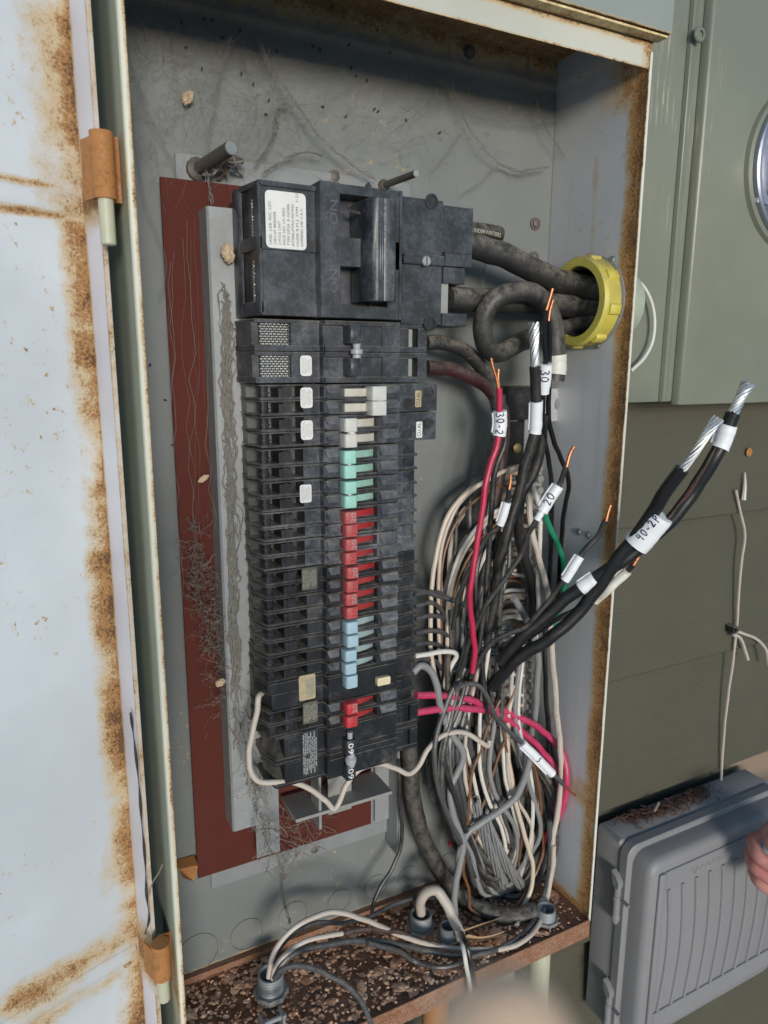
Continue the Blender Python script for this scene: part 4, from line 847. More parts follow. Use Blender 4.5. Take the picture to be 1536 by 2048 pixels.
wire('black wire with aged white tape and copper tip below the 40-2P cable', [(1267, 1129, -.165), (1250, 1147), (1222, 1173), (1189, 1201), (1157, 1218), (1110, 1240), (1060, 1275, -.1)], 10.5, 'w_black',
     tips=(([(1286, 1088, -.167), (1277, 1112), (1266, 1131)], 7, 'copper'),), tapes=((1256, 1141, 1190, 1200, 1.6, 'tape_old'),))
wire('green wire curving down the right side', [(1082, 1015, -.1), (1089, 1029), (1098, 1051), (1114, 1085), (1127, 1126), (1129, 1172), (1120, 1210), (1105, 1255, -.06)], 11, 'w_green')
wire('green wire showing behind the pink wires near bottom', [(1040, 1490, -.045), (1051, 1516), (1070, 1559), (1086, 1597), (1090, 1650), (1085, 1700, -.05)], 9, 'w_green')
# long white conductors on the right
wire('white wire running straight down with printed lettering', [(1062, 960, -.095), (1073, 994), (1081, 1035), (1079, 1094), (1076, 1157), (1076, 1219), (1070, 1300, -.06)], 9.5, 'w_white', prints=((1076, 1140, 'E51583', .0042, -1),))
wire('cream wire printed SOUTHWIRE running down the right side to the bottom', [(1056, 985, -.08), (1060, 1030), (1067, 1079), (1082, 1129), (1092, 1172), (1099, 1222), (1103, 1290), (1108, 1350), (1113, 1420), (1119, 1480), (1123, 1550), (1116, 1620), (1106, 1675), (1106, 1722), (1096, 1775), (1070, 1831, -.10)], 12, 'w_beige',
     prints=((1086, 1150, 'SOUTHWIRE E51583 C', .0046, -1), (1111, 1400, 'OR GAS RES II  600 VOLTS VW-1  CAB T90 NYLON OR', .0044, -1)))
wire('grey wire hanging down beside the printed cream wire', [(1026, 1195, -.09), (1040, 1215), (1058, 1250), (1075, 1300), (1074, 1370), (1070, 1430), (1062, 1470, -.05)], 13, 'w_grey')
wire('black wire along the right of the neutral bar', [(1090, 1240, -.06), (1090, 1330), (1094, 1420), (1100, 1500), (1103, 1580), (1098, 1680, -.06)], 10, 'w_black')
# breaker outputs
blk = 'charcoal wires curving out of the right ends of the breakers'
for sp in ([(822, 1176, -.08), (851, 1185), (907, 1201), (938, 1214, -.07)], [(828, 1189, -.08), (860, 1184), (885, 1190), (905, 1215), (915, 1260, -.06)], [(830, 1213, -.08), (862, 1206), (880, 1216), (890, 1240), (897, 1290, -.06)], [(830, 1238, -.08), (862, 1231), (882, 1234), (896, 1252), (903, 1300, -.06)],
           [(830, 1266, -.08), (870, 1262), (895, 1270), (912, 1292), (920, 1330, -.06)], [(830, 1289, -.08), (862, 1286), (885, 1295), (898, 1320, -.06)], [(826, 1322, -.08), (850, 1318), (872, 1324), (890, 1350, -.06)]):
    wire('charcoal wire curving from breaker end into the bundle', sp, 9.5, 'w_dkgrey', group=blk)
wire('clean white wire bent twice beside the blue handled breakers', [(830, 1312, -.085), (876, 1305), (908, 1304, -.085), (913, 1312), (900, 1335), (891, 1360), (893, 1376), (916, 1382, -.07)], 10, 'w_white')
wire('upper pinkish red wire curving from the bottom breaker', [(832, 1390, -.085), (882, 1391), (929, 1397), (976, 1412), (1023, 1428), (1064, 1447), (1101, 1475), (1126, 1511), (1134, 1550), (1129, 1597), (1114, 1640), (1090, 1690), (1060, 1735, -.06)], 13, 'w_pink', n=14)
wire('lower pinkish red wire curving from the bottom breaker', [(832, 1425, -.09), (876, 1418), (923, 1416), (982, 1423), (1022, 1444), (1054, 1472), (1086, 1503), (1111, 1537), (1120, 1572), (1113, 1615), (1095, 1670), (1065, 1735, -.055)], 13, 'w_pink', n=14)
wire('charcoal wire with white tape and copper tip crossing the pinkish wires', [(910, 1378, -.1), (935, 1368), (958, 1372), (976, 1397), (992, 1434), (1014, 1459), (1039, 1481), (1070, 1512), (1104, 1546), (1126, 1569, -.12)], 9.5, 'w_dkgrey',
     tips=(([(1125, 1568, -.12), (1138, 1581), (1151, 1591, -.12)], 4.5, 'copper'),), tapes=((1041, 1484, 1103, 1544, 1.75, 'tape', '5', .006, 1, 1),))
wire('white pigtail wire looping under the bottom breaker to the right', [(527, 1383, -.085), (517, 1394, -.095), (513, 1429), (505, 1465), (498, 1503), (500, 1540), (517, 1561), (551, 1564), (590, 1566, -.1), (628, 1582), (652, 1603), (667, 1617), (676, 1608), (692, 1572), (719, 1539), (754, 1527), (790, 1536), (818, 1547), (838, 1530), (858, 1496), (885, 1471), (912, 1464), (940, 1469), (962, 1484), (976, 1492, -.09), (979, 1480)], 11, 'w_beige', n=12)
wire('light grey wire snaking down the left of the bundle', [(826, 1345, -.085), (842, 1331), (862, 1343), (874, 1372), (882, 1420), (895, 1452), (914, 1483), (926, 1512), (916, 1543), (901, 1575), (902, 1612), (916, 1653), (925, 1690), (918, 1737), (909, 1784), (911, 1840, -.09)], 14, 'w_grey', n=12)
wire('light grey wire curving from the white tape down to the left', [(1061, 1510, -.1), (1050, 1555), (1034, 1590), (1004, 1618), (968, 1642), (938, 1663), (924, 1690), (915, 1740, -.085)], 14, 'w_grey', n=12)
wire('fat dark cable sweeping round the left side of the bundle', [(818, 1480, -.035), (823, 1570), (837, 1650), (868, 1722), (915, 1785), (970, 1822, -.05), (1030, 1832), (1070, 1822)], 32, 'w_dusty', name='cable', cat='cable', n=18)
wire('thin black wire hanging from the rail to the pan', [(797, 1520, -.04), (800, 1600), (802, 1690), (785, 1735), (764, 1768), (748, 1805), (744, 1840), (754, 1870, -.06)], 8, 'w_black')

# neutral bar arcs: cream and bare brown wires bending left and down into the bundle
rs = random.Random(21)
for k in range(22):
    f = k/21; y0 = 938+f*300; x0 = 1058-f*12; left = 868+rs.uniform(0, 62)+f*25
    mat = rs.choice(['w_cream', 'w_brown', 'w_cream', 'w_brown', 'w_white', 'w_beige']); dp_ = 8.5 if mat != 'w_brown' else 5.5
    if mat in ('w_cream',): dp_ = 10.5
    sp = [(x0, y0, -.033), (x0-35, y0+rs.uniform(-6, 2), -.03), ((x0+left)/2, y0+20+rs.uniform(-8, 14), -.032), (left+18, y0+75+rs.uniform(-10, 20), -.045), (left, y0+170, -.05), (left+rs.uniform(-6, 12), y0+290, -.05), (905+rs.uniform(-15, 45), max(1400, y0+400), -.045), (930+rs.uniform(-35, 60), 1520+rs.uniform(0, 50), -.04)]
    wire({'w_cream': 'cream wire', 'w_brown': 'brown wire', 'w_white': 'white wire', 'w_beige': 'soiled white wire'}[mat]+' arching left from neutral bar into bundle', sp, dp_, mat, group={'w_cream': 'cream', 'w_brown': 'brown', 'w_white': 'white', 'w_beige': 'soiled white'}[mat]+' wires arching from the neutral bar', n=8, res=5)
for k in range(15):
    f = k/14; left = 872+f*70+rs.uniform(-6, 6); top = 985+f*190+rs.uniform(-25, 25); mat = ['w_cream', 'w_beige', 'w_brown', 'w_cream', 'w_white', 'w_brown'][k % 6]; yy = -.05-.02*rs.random()
    nm = {'w_cream': 'cream', 'w_beige': 'soiled white', 'w_brown': 'brown', 'w_white': 'white'}[mat]
    sp = [(1040-f*10, top-35+rs.uniform(-12, 12), -.04), (985, top-22, yy), (left+38, top+35, yy), (left+5, top+120, yy), (left-2+rs.uniform(-8, 8), top+240, yy), (left+rs.uniform(-4, 18), top+370, yy), (left+25+rs.uniform(-15, 30), top+480, -.045), (935+rs.uniform(-30, 60), 1600, -.038), (970+rs.uniform(-20, 50), 1720, -.035)]
    wire(nm+' wire hooping round the left side of the bundle', sp, {'w_brown': 5.5, 'w_cream': 9.5}.get(mat, 8), mat, group=nm+' wires hooping round the left of the bundle', n=8, res=5)
for k in range(14):
    f = k/13; y0 = 1190+f*260; x0 = 1052-f*8
    mat = rs.choice(['w_cream', 'w_brown', 'w_white']); sp = [(x0, y0, -.034), (x0-30, y0+rs.uniform(-4, 4), -.04), (x0-75+rs.uniform(-20, 10), y0+18, -.045), (960+rs.uniform(-30, 20), y0+90, -.045), (940+rs.uniform(-40, 60), y0+210, -.04)]
    wire({'w_cream': 'cream', 'w_brown': 'brown', 'w_white': 'white'}[mat]+' wire leaving the lower neutral bar', sp, 7.5 if mat != 'w_brown' else 5, mat, group={'w_cream': 'cream', 'w_brown': 'brown', 'w_white': 'white'}[mat]+' wires leaving the lower neutral bar', n=8, res=5)
# dark conductors of the main bundle, looping at the bottom
for k in range(26):
    f = k/25; xs_ = 892+f*85+rs.uniform(-8, 8); bx = 960+f*85+rs.uniform(-12, 12); by = 1712+rs.uniform(0, 62); yy = -.03-.05*rs.random()
    mat = rs.choice(['w_dusty', 'w_dkgrey', 'w_dkgrey', 'w_dusty', 'w_black', 'w_dkgrey'])
    mx = 880+f*110+rs.uniform(-22, 25)
    sp = [(xs_, 1275+rs.uniform(-60, 60), yy), (xs_-8+rs.uniform(-10, 10), 1400, yy), (mx-10, 1510, yy-.01), (mx+8, 1610, yy-.01), ((mx+bx)/2+6, 1690, yy), (bx, by, yy), (bx+28, by+8, yy+.006), (bx+52+rs.uniform(-10, 10), by-45, yy+.012), (bx+62, by-130, yy+.015), (1060+rs.uniform(-30, 35), 1500, -.03)]
    wire('dusty dark wire looping at the bottom of the bundle', sp, rs.choice([10, 11, 12, 14]), mat, group='dusty dark wires looping in the bundle', n=8, res=5)
for k in range(14):
    x0 = 900+k*7.5+rs.uniform(-4, 4); yy = -.045-.04*rs.random(); sp = [(x0+rs.uniform(0, 55), 1010+rs.uniform(-40, 90), yy+.01), (x0+rs.uniform(0, 30), 1130, yy), (x0, 1240, yy), (x0+rs.uniform(-15, 15), 1350, yy), (x0+rs.uniform(-15, 25), 1450, yy)]
    wire('dark wire running down the middle of the bundle', sp, rs.choice([9, 10, 12]), rs.choice(['w_black', 'w_dusty', 'w_dkgrey']), group='dark wires running down the middle of the bundle', n=8, res=5)
for k in range(16):
    x0 = 905+k*9+rs.uniform(-8, 8); mat = ['w_brown', 'w_beige', 'w_grey', 'w_white'][k % 4]; yy = -.062-.02*rs.random()
    sp = [(x0+rs.uniform(-10, 25), 1330+rs.uniform(-60, 60), yy), (x0-8, 1440, yy), (x0+rs.uniform(-20, 20), 1560, yy-.006), (x0+30+rs.uniform(-15, 15), 1670, yy), (985+k*4+rs.uniform(-12, 12), 1750+rs.uniform(-20, 22), yy+.01)]
    nm = {'w_brown': 'brown', 'w_beige': 'soiled white', 'w_grey': 'grey', 'w_white': 'white'}[mat]
    wire(nm+' wire threading down through the dusty dark bundle', sp, {'w_brown': 5.5, 'w_grey': 10}.get(mat, 8), mat, group=nm+' wires threading through the dark bundle', n=8, res=5)
for k in range(9):
    f = k/8; yy = -.06-.03*rs.random(); x0 = 866+f*40; mat = ['w_dkgrey', 'w_black', 'w_grey', 'w_dusty'][k % 4]; nm = {'w_dkgrey': 'charcoal', 'w_black': 'black', 'w_grey': 'light grey', 'w_dusty': 'dusty black'}[mat]
    sp = [(930+f*30, 1300+rs.uniform(-40, 40), yy), (x0+30, 1400, yy), (x0+rs.uniform(-5, 12), 1500, yy-.01), (x0+8+rs.uniform(-8, 14), 1600, yy-.01), (x0+45+rs.uniform(-10, 20), 1700, yy), (960+f*45, 1775+rs.uniform(-8, 14), -.07), (1030+f*25, 1760+rs.uniform(-25, 10), -.065), (1082+rs.uniform(-10, 10), 1660, -.06), (1080+rs.uniform(-25, 15), 1540, -.05)]
    wire(nm+' wire making a wide loop low in the bundle', sp, rs.choice([10, 11, 13]), mat, group=nm+' wires making wide loops low in the bundle', n=9, res=6)
# bare stranded aluminium seen inside the bundle
for sp, lb in (([(905, 1345, -.07), (935, 1305), (975, 1275), (1020, 1255, -.065)], 'bare stranded aluminium conductor crossing the upper bundle'), ([(925, 1345, -.062), (960, 1320), (1000, 1300), (1035, 1285)], 'second bare stranded conductor just below the first one'),
               ([(945, 1600, -.078), (962, 1650), (985, 1715), (1008, 1770, -.07)], 'bare stranded aluminium conductor in the bottom loop'), ([(968, 1640, -.075), (992, 1690), (1020, 1740), (1045, 1775)], 'bare stranded conductor right of the bottom loop'), ([(862, 1500, -.045), (864, 1540), (872, 1600)], 'bare stranded conductor at the left of the bundle')):
    q = Path(smoothpath(pxpath(sp), 8)); b = MB(); strands(b, q, 0, q.s[-1], .0075, 10, .7, .25, .0019); solo('bare_conductor', b, M['dull_alu'], lb, 'conductor')
# brown, red and white singles that read on their own
wire('brown wire wandering down the front of the bundle', [(1000, 1400, -.085), (975, 1455), (962, 1500), (944, 1545), (938, 1600), (935, 1650), (932, 1700), (926, 1740), (938, 1780), (940, 1815), (960, 1832, -.08)], 6.5, 'w_brown')
wire('brown wire crossing from upper right to lower left of the bundle', [(1015, 1470, -.08), (1000, 1505), (985, 1550), (972, 1595), (955, 1640), (951, 1680), (938, 1700, -.075)], 6, 'w_brown')
wire('brown wire down the right side of the bottom loop', [(1045, 1500, -.07), (1070, 1540), (1080, 1600), (1085, 1660), (1085, 1710), (1060, 1770), (1030, 1815), (1005, 1830, -.09)], 6.5, 'w_brown')
wire('left cream wire of the two long ones through the bottom loop', [(1030, 1370, -.075), (1018, 1420), (1015, 1490), (1022, 1550), (1035, 1620), (1055, 1690), (1065, 1730), (1062, 1780), (1045, 1815), (1034, 1852, -.10)], 9, 'w_cream')
wire('right cream wire of the two long ones through the bottom loop', [(1022, 1475, -.065), (1035, 1510), (1055, 1560), (1073, 1605), (1080, 1635), (1086, 1670), (1080, 1710, -.06)], 8.5, 'w_cream')
wire('dull red wire half hidden in the middle of the bundle', [(915, 1455, -.05), (922, 1480), (927, 1510), (915, 1560), (912, 1600), (908, 1660), (900, 1690, -.045)], 11, 'w_red')
wire('charcoal wire looping along the bottom right of the bundle', [(960, 1560, -.07), (985, 1620), (1005, 1670), (985, 1740), (1000, 1785), (1035, 1793), (1065, 1765), (1095, 1700), (1100, 1620), (1097, 1550, -.06)], 11, 'w_dkgrey')
wire('dark grey wire crossing diagonally through the bundle', [(930, 1430, -.075), (945, 1510), (970, 1560), (1005, 1600), (1030, 1640), (1050, 1700), (1058, 1760, -.06)], 12, 'w_dkgrey')

# ------------------------------------------------------------ bottom of the box: fittings and cables
def fitting(px, py, rpx, label, h=.022):
    c = P(px, py, z=h+.002); r_ = rpx*dist(c)/FPX
    t = thing('conduit_fitting', label, 'conduit fitting', (c.x, c.y, .002)); b = MB()
    prof = [(r_*.98, 0)]; 
    for k in range(6): z = h*.25+k*h*.75/6; prof += [(r_*.93, z), (r_*1.0, z+h*.06)]
    prof += [(r_*.97, h), (r_*.82, h), (r_*.8, 0)]; b.lathe(prof, Vector((c.x, c.y, .0015)), UPZ, 24, caps=False); part('threaded_sleeve', b, M['galv'], t)
    b = MB(); pts = []
    for k in range(16):
        a = 2*math.pi*k/16; q = r_*(1.34 if k % 2 else 1.2); pts.append((c.x+q*math.cos(a), c.y+q*math.sin(a)))
    b.prism(pts, .003, .003+h*.24); part('locknut', b, M['plate'], t); return c
cA = fitting(541, 1945, 26, 'galvanised fitting at the left of the pan with several wires rising from it', .03)
b = MB(); b.box(cA.x-.004, cA.x+.016, -.1, -.09, .004, .016) if False else None
fitting(842, 1826, 22, 'threaded fitting with the fat white cable rising from it'); fitting(897, 1850, 17, 'empty threaded fitting in front of the white cable', .02); fitting(1093, 1815, 19, 'threaded fitting in the right rear corner of the pan', .02)
cl = MB(); c = P(545, 1985, y=-.125); cl.box(c.x-.013, c.x-.010, -.128, -.112, .0035, .030); cl.box(c.x+.010, c.x+.013, -.128, -.112, .0035, .030); cl.box(c.x-.0098, c.x+.0098, -.128, -.112, .0035, .007); cl.cyl((c.x-.016, -.12, .022), (c.x+.016, -.12, .022), .003, 10)
solo('cable_clamp', cl, M['galv'], 'steel cable clamp in front of the left fitting', 'clamp', bevel=.0005)
wire('long white wire arching from left fitting to the right corner', [(537, 1955, -.095), (545, 1915), (566, 1877), (609, 1842), (662, 1825), (702, 1830), (750, 1848), (805, 1872), (872, 1892), (940, 1899), (1012, 1896), (1060, 1872), (1090, 1815), (1104, 1740), (1108, 1690, -.1)], 10, 'w_beige')
wire('dark wire arching behind the long white one at the pan', [(541, 1955, -.09), (555, 1905), (585, 1868), (631, 1846), (690, 1846), (740, 1832), (790, 1808), (835, 1794), (880, 1798, -.04)], 9, 'w_dkgrey')
wire('second white wire rising from the left fitting and turning red', [(545, 1958, -.1), (553, 1930), (581, 1900), (626, 1877), (685, 1867, -.105)], 10, 'w_beige')
wire('red wire lying low across the pan', [(683, 1868, -.1), (720, 1860), (760, 1859), (805, 1868), (840, 1880), (880, 1890, -.095)], 10, 'w_dkred')
wire('dark wire sweeping across the pan to the right corner', [(550, 1958, -.105), (562, 1930), (590, 1907), (650, 1890), (735, 1881), (800, 1890), (860, 1903), (922, 1911), (984, 1902), (1046, 1868), (1080, 1815), (1098, 1745), (1099, 1640, -.095)], 11, 'w_dkgrey')
wire('dark wire sagging lowest across the pan', [(735, 1886, -.11), (790, 1900), (830, 1922), (872, 1935), (915, 1928), (950, 1912), (1000, 1895), (1050, 1868, -.11)], 10, 'w_dkgrey')
wire('grey wire bowing from the left fitting over the pan edge', [(549, 1958, -.12), (565, 1938), (598, 1932), (650, 1946, -.135), (700, 1977, -.152), (730, 2016, -.162), (746, 2060, -.17)], 11, 'w_dkgrey')
wire('fat soiled white cable bent over and peeled open at its end', [(842, 1826, -.06), (842, 1802), (854, 1784), (872, 1782), (892, 1805), (906, 1835), (918, 1865, -.11), (921, 1876)], 20, 'w_beige', name='cable', cat='cable', n=16)
wire('white wire hanging from the peeled cable past the pan edge', [(919, 1868, -.120), (925, 1890, -.152), (930, 1915, -.162), (936, 1950, -.165), (943, 1995), (949, 2065, -.175)], 9, 'w_white')
wire('black wire hanging beside the white one from the peeled cable', [(923, 1866, -.120), (931, 1886, -.152), (938, 1912, -.160), (946, 1950, -.163), (955, 1985), (966, 2025), (972, 2065, -.17)], 10, 'w_clean')
def sheetstrip(pts, wdir, n=1):
    b = MB(); q = smoothpath(pts, 5); w = Vector(wdir); vs = []
    for i, p in enumerate(q): k = 1-.25*i/len(q); vs += [p-w*k*random.uniform(.9, 1.1), p+w*k*random.uniform(.9, 1.1)]
    for i, p in enumerate(q): k = 1-.25*i/len(q); o = Vector((.0002, -.0008, .0003)); vs += [vs[2*i]+o, vs[2*i+1]+o]
    m = 2*len(q); fs = []
    for i in range(len(q)-1): fs += [(2*i, 2*i+1, 2*i+3, 2*i+2), (m+2*i, m+2*i+2, m+2*i+3, m+2*i+1), (2*i, 2*i+2, m+2*i+2, m+2*i), (2*i+1, m+2*i+1, m+2*i+3, 2*i+3)]
    b.add(vs, fs); return b
solo('paper_wrap', sheetstrip(pxpath([(925, 1862, -.11), (955, 1852), (985, 1842, -.1), (1012, 1832, -.1)]), (0, -.004, .006)), M['kraft'], 'upper strip of brown paper peeled from the white cable', 'paper')
solo('paper_wrap', sheetstrip(pxpath([(930, 1874, -.11), (955, 1878), (980, 1874, -.105), (1005, 1866, -.1)]), (0, -.005, .008)), M['kraft'], 'lower strip of brown paper peeled from the white cable', 'paper')
solo('paper_wrap', sheetstrip(pxpath([(1018, 1822, -.09), (1028, 1834), (1034, 1850, -.09)]), (.004, -.002, .005)), M['kraft'], 'small scrap of brown paper at the end of the strips', 'paper')
# leaf litter on the pan
b = MB(); rl = random.Random(5)
for k in range(2300):
    x = rl.uniform(XL+.006, .47) if k % 5 else rl.uniform(.4, XR-.01); y = rl.uniform(-.147, -.008); s = rl.uniform(.0014, .005)*(2.3 if rl.random() < .08 else .9); a = rl.uniform(0, 6.3)
    z = .0026+rl.random()**2*.0022; t1 = rl.uniform(-.10, .10); t2 = rl.uniform(-.10, .10); vs = []
    for j in range(6):
        q = a+j*math.pi/3; rr = s*rl.uniform(.45, 1)*(1 if j % 3 else 1.3); dx, dy = rr*math.cos(q), rr*math.sin(q); vs.append((x+dx, max(-.149, min(-.004, y+dy)), z+dx*t1+dy*t2+rl.uniform(0, .0008)))
    vs.append((x, max(-.149, min(-.004, y)), z+.002*rl.random())); b.add(vs, [(j, (j+1) % 6, 6) for j in range(6)])
solo('leaf_litter', b, M['litter'], 'crumbled dry brown leaves and rust flakes covering the pan', 'leaf litter', kind='stuff', loc=(.3, -.08, 0), smooth=0)

# yellow bushing on the right wall
bc = P(1170, 605, x=XR-.012); t = thing('conduit_bushing', 'yellow ribbed plastic bushing ring around the feeder cables', 'bushing', (XR, bc.y, bc.z))
b = MB(); r0 = 87*dist(bc)/FPX*.98
b.lathe([(r0*.86, 0), (r0*.98, .0005), (r0, .003), (r0*.98, .016), (r0*1.02, .022), (r0*.97, .026), (r0*.80, .026), (r0*.78, .022), (r0*.84, .012), (r0*.84, 0)], (XR-.002, bc.y, bc.z), (-1, 0, 0), 48, caps=False)
part('ring', b, M['yellow'], t)
for k in range(8):
    a = R(45*k+12); c = Vector((XR-.002, bc.y+r0*math.cos(a)*1.0, bc.z+r0*math.sin(a)*1.0)); b = MB(); u = Vector((0, math.cos(a), math.sin(a))); v = Vector((0, -math.sin(a), math.cos(a)))
    vs = []
    for (h0, h1) in ((.003, .019),):
        for hh in (h0, h1):
            for (du, dv) in ((-.002, -.007), (.0028, -.005), (.0028, .005), (-.002, .007)): vs.append(c+Vector((-hh, 0, 0))+u*du+v*dv)
    b.add(vs, [(0, 1, 2, 3), (7, 6, 5, 4), (0, 4, 5, 1), (1, 5, 6, 2), (2, 6, 7, 3), (3, 7, 4, 0)]); part('grip_lug', b, M['yellow'], t, bevel=.0006)
b = MB(); b.lathe([(r0*.82, -.008), (r0*.82, .02), (r0*.74, .02), (r0*.74, -.008)], (XR-.001, bc.y, bc.z), (-1, 0, 0), 40, caps=False); b.lathe([(0, 0), (r0*.8, 0)], (XR-.0014, bc.y, bc.z), (-1, 0, 0), 30, caps=False); part('throat', b, M['plastic_dark'], t)
b = MB(); b.lathe([(r0*1.05, 0), (r0*1.06, .003), (r0*1.0, .0035)], (XR-.0012, bc.y, bc.z), (-1, 0, 0), 40, caps=False); part('locknut', b, M['galv'], t)
# the nipple that joins panel and meter box
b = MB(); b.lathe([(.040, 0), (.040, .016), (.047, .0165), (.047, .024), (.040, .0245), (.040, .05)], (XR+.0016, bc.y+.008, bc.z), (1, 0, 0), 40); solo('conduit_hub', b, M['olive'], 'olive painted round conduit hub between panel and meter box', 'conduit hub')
b = MB(); b.tube(smoothpath([P(x_, y_, y=-.082) for x_, y_ in ((1266, 556), (1286, 572), (1303, 605), (1309, 645), (1304, 685), (1288, 716), (1262, 742))], 6), .0022, 8); solo('wire_loop', b, M['tape_old'], 'pale thin loop of wire bulging out behind the panel beside the meter box', 'wire')
# conduits below the box
t = thing('conduit_pipe', 'cream painted conduit pipe under the right end of the panel', 'conduit', (.47, -.09, -.9)); cx = P(1079, 1930, y=-.09).x
b = MB(); b.lathe([(.0145, -.9), (.0145, -.06)], (cx, -.09, 0), UPZ, 24); part('pipe', b, M['pin'], t)
b = MB(); b.lathe([(.0145, -.062), (.0185, -.056), (.0185, -.024), (.016, -.023)], (cx, -.09, 0), UPZ, 24); part('connector', b, M['pin'], t)
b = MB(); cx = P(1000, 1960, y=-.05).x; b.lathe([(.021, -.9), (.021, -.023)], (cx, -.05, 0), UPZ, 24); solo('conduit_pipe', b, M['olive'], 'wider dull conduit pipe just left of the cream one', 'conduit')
b = MB(); cx = P(875, 2015, y=-.12).x; b.lathe([(.017, -.9), (.017, -.03), (.019, -.029), (.019, -.0225)], (cx, -.115, 0), UPZ, 24); solo('conduit_pipe', b, M['orange'], 'rust stained conduit end left of the pipes', 'conduit')

# ------------------------------------------------------------ meter box
ym = -.07; zb = .678; t = thing('meter_box', 'olive painted meter box with a round glass meter at its right', 'meter box', (.85, 0, zb))
x0 = XR+.026; xsm = .7256
b = MB(); b.box(x0, 1.22, ym, -.002, zb, 1.45); part('body', b, M['meter_box'], t, bevel=.003, seg=2)
b = MB(); b.prism([(xsm-.006, ym-.0003), (xsm-.004, ym-.006), (xsm+.004, ym-.006), (xsm+.007, ym-.0003)], zb+.001, 1.449); part('edge_bead', b, M['meter_box'], t, bevel=.0008)
b = MB(); b.prism([(xsm+.018, ym-.0004), (xsm+.022, ym-.010), (xsm+.026, ym-.012), (1.205, ym-.012), (1.21, ym-.0004)], zb-.004, 1.448); part('cover', b, M['meter_box'], t, bevel=.002, seg=2)
c = P(1399, 69, y=ym-.013); b = MB(); b.lathe([(.009, 0), (.009, .0015), (.0075, .003), (.004, .0032), (.004, .0012), (0, .0012)], (c.x, ym-.0122, c.z), (0, -1, 0), 20); part('rivet', b, M['meter_box'], t)
mc = Vector((.839+.095, ym-.012, .985))
b = MB(); b.lathe([(.106, 0), (.104, .006), (.099, .008), (.099, 0)], mc+Vector((0, .0002, 0)), (0, -1, 0), 56, caps=False); part('meter_collar', b, M['meter_box'], t)
b = MB(); b.lathe([(.0985, 0), (.0985, .014), (.096, .016), (.0925, .014), (.0925, 0)], mc, (0, -1, 0), 56, caps=False); part('retaining_ring', b, M['chrome'], t)
b = MB(); b.lathe([(0, .004), (.090, .004)], mc, (0, -1, 0), 48, caps=False); b.box(mc.x-.06, mc.x+.06, mc.y-.03, mc.y-.0045, mc.z-.05, mc.z+.055); b.box(mc.x-.088, mc.x-.062, mc.y-.012, mc.y-.0045, mc.z-.05, mc.z-.04); part('meter_face', b, M['meter_face'], t)
b = MB(); b.lathe([(.0915, .004), (.090, .05), (.085, .06), (.07, .066), (0, .07), (0, .068), (.069, .064), (.083, .058), (.088, .05), (.0895, .004)], mc, (0, -1, 0), 56, caps=False); part('glass_dome', b, M['glass'], t)

# ------------------------------------------------------------ grey outdoor box
gx0, gx1, gz1, gz0 = .740, 1.10, 0.0, -.350
t = thing('cover_box', 'grey plastic outdoor box with arched ribs on its hinged lid', 'outdoor box', (.9, 0, gz0))
def rrect(x0, x1, z0, z1, r, n=5):
    pts = []
    for (cx, cz, a0) in ((x1-r, z1-r, 0), (x0+r, z1-r, 90), (x0+r, z0+r, 180), (x1-r, z0+r, 270)):
        for k in range(n+1): a = R(a0+90*k/n); pts.append((cx+r*math.cos(a), cz+r*math.sin(a)))
    return pts
def loft(mb, rings):
    n_ = len(rings[0][0]); vs = []
    for (pts, y) in rings: vs += [(p[0], y, p[1]) for p in pts]
    fs = [(i*n_+k, i*n_+(k+1) % n_, (i+1)*n_+(k+1) % n_, (i+1)*n_+k) for i in range(len(rings)-1) for k in range(n_)]
    fs += [tuple(range(n_)), tuple((len(rings)-1)*n_+k for k in range(n_))[::-1]]; mb.add(vs, fs)
b = MB(); loft(b, [(rrect(gx0, gx1, gz0, gz1, .006), -.001), (rrect(gx0, gx1, gz0, gz1, .008), -.045), (rrect(gx0+.003, gx1-.003, gz0+.003, gz1-.003, .012), -.0505)]); part('base', b, M['grey_box'], t)
b = MB(); loft(b, [(rrect(gx0-.002, gx1+.002, gz0-.002, gz1+.001, .02), -.052), (rrect(gx0-.002, gx1+.002, gz0-.002, gz1+.001, .02), -.066), (rrect(gx0+.001, gx1-.001, gz0, gz1-.001, .02), -.068)]); part('lid_rim', b, M['grey_box'], t)
b = MB(); e = .008; loft(b, [(rrect(gx0+e, gx1-e, gz0+e, gz1-e, .024), -.0682), (rrect(gx0+e, gx1-e, gz0+e, gz1-e, .024), -.092), (rrect(gx0+e+.003, gx1-e-.003, gz0+e+.003, gz1-e-.003, .024), -.099), (rrect(gx0+e+.009, gx1-e-.009, gz0+e+.009, gz1-e-.009, .022), -.103)]); part('lid', b, M['grey_box'], t)
px0 = gx0+.040; b = MB(); b.box(px0, gx1-.03, -.1062, -.1025, -.062, -.030); part('lid_band', b, M['grey_box'], t, bevel=.001)
b = MB(); b.box(px0, gx1-.03, -.1062, -.1025, -.318, -.288); part('lid_band', b, M['grey_box'], t, bevel=.001)
b = MB(); b.box(px0-.014, px0-.001, -.108, -.1025, -.320, -.030); part('lid_stile', b, M['grey_box'], t, bevel=.003, seg=2)
b = MB(); b.tube([Vector((px0+.055+.0022*k, -.1064, -.047+.007*math.sin(k*1.15)*(1 if k < 6 else .55))) for k in range(34)], .0009, 5); part('raised_lettering', b, M['grey_box'], t)
rib0 = None
for k in range(9):
    xk = px0+.010+k*.031
    b = MB(); pts = [Vector((xk+.010*math.sin(math.pi*j/12)-(.0), -.1035, -.064-.223*j/12)) for j in range(13)]
    b.tube(pts, .0030, 8); part('rib', b, M['grey_box'], t)
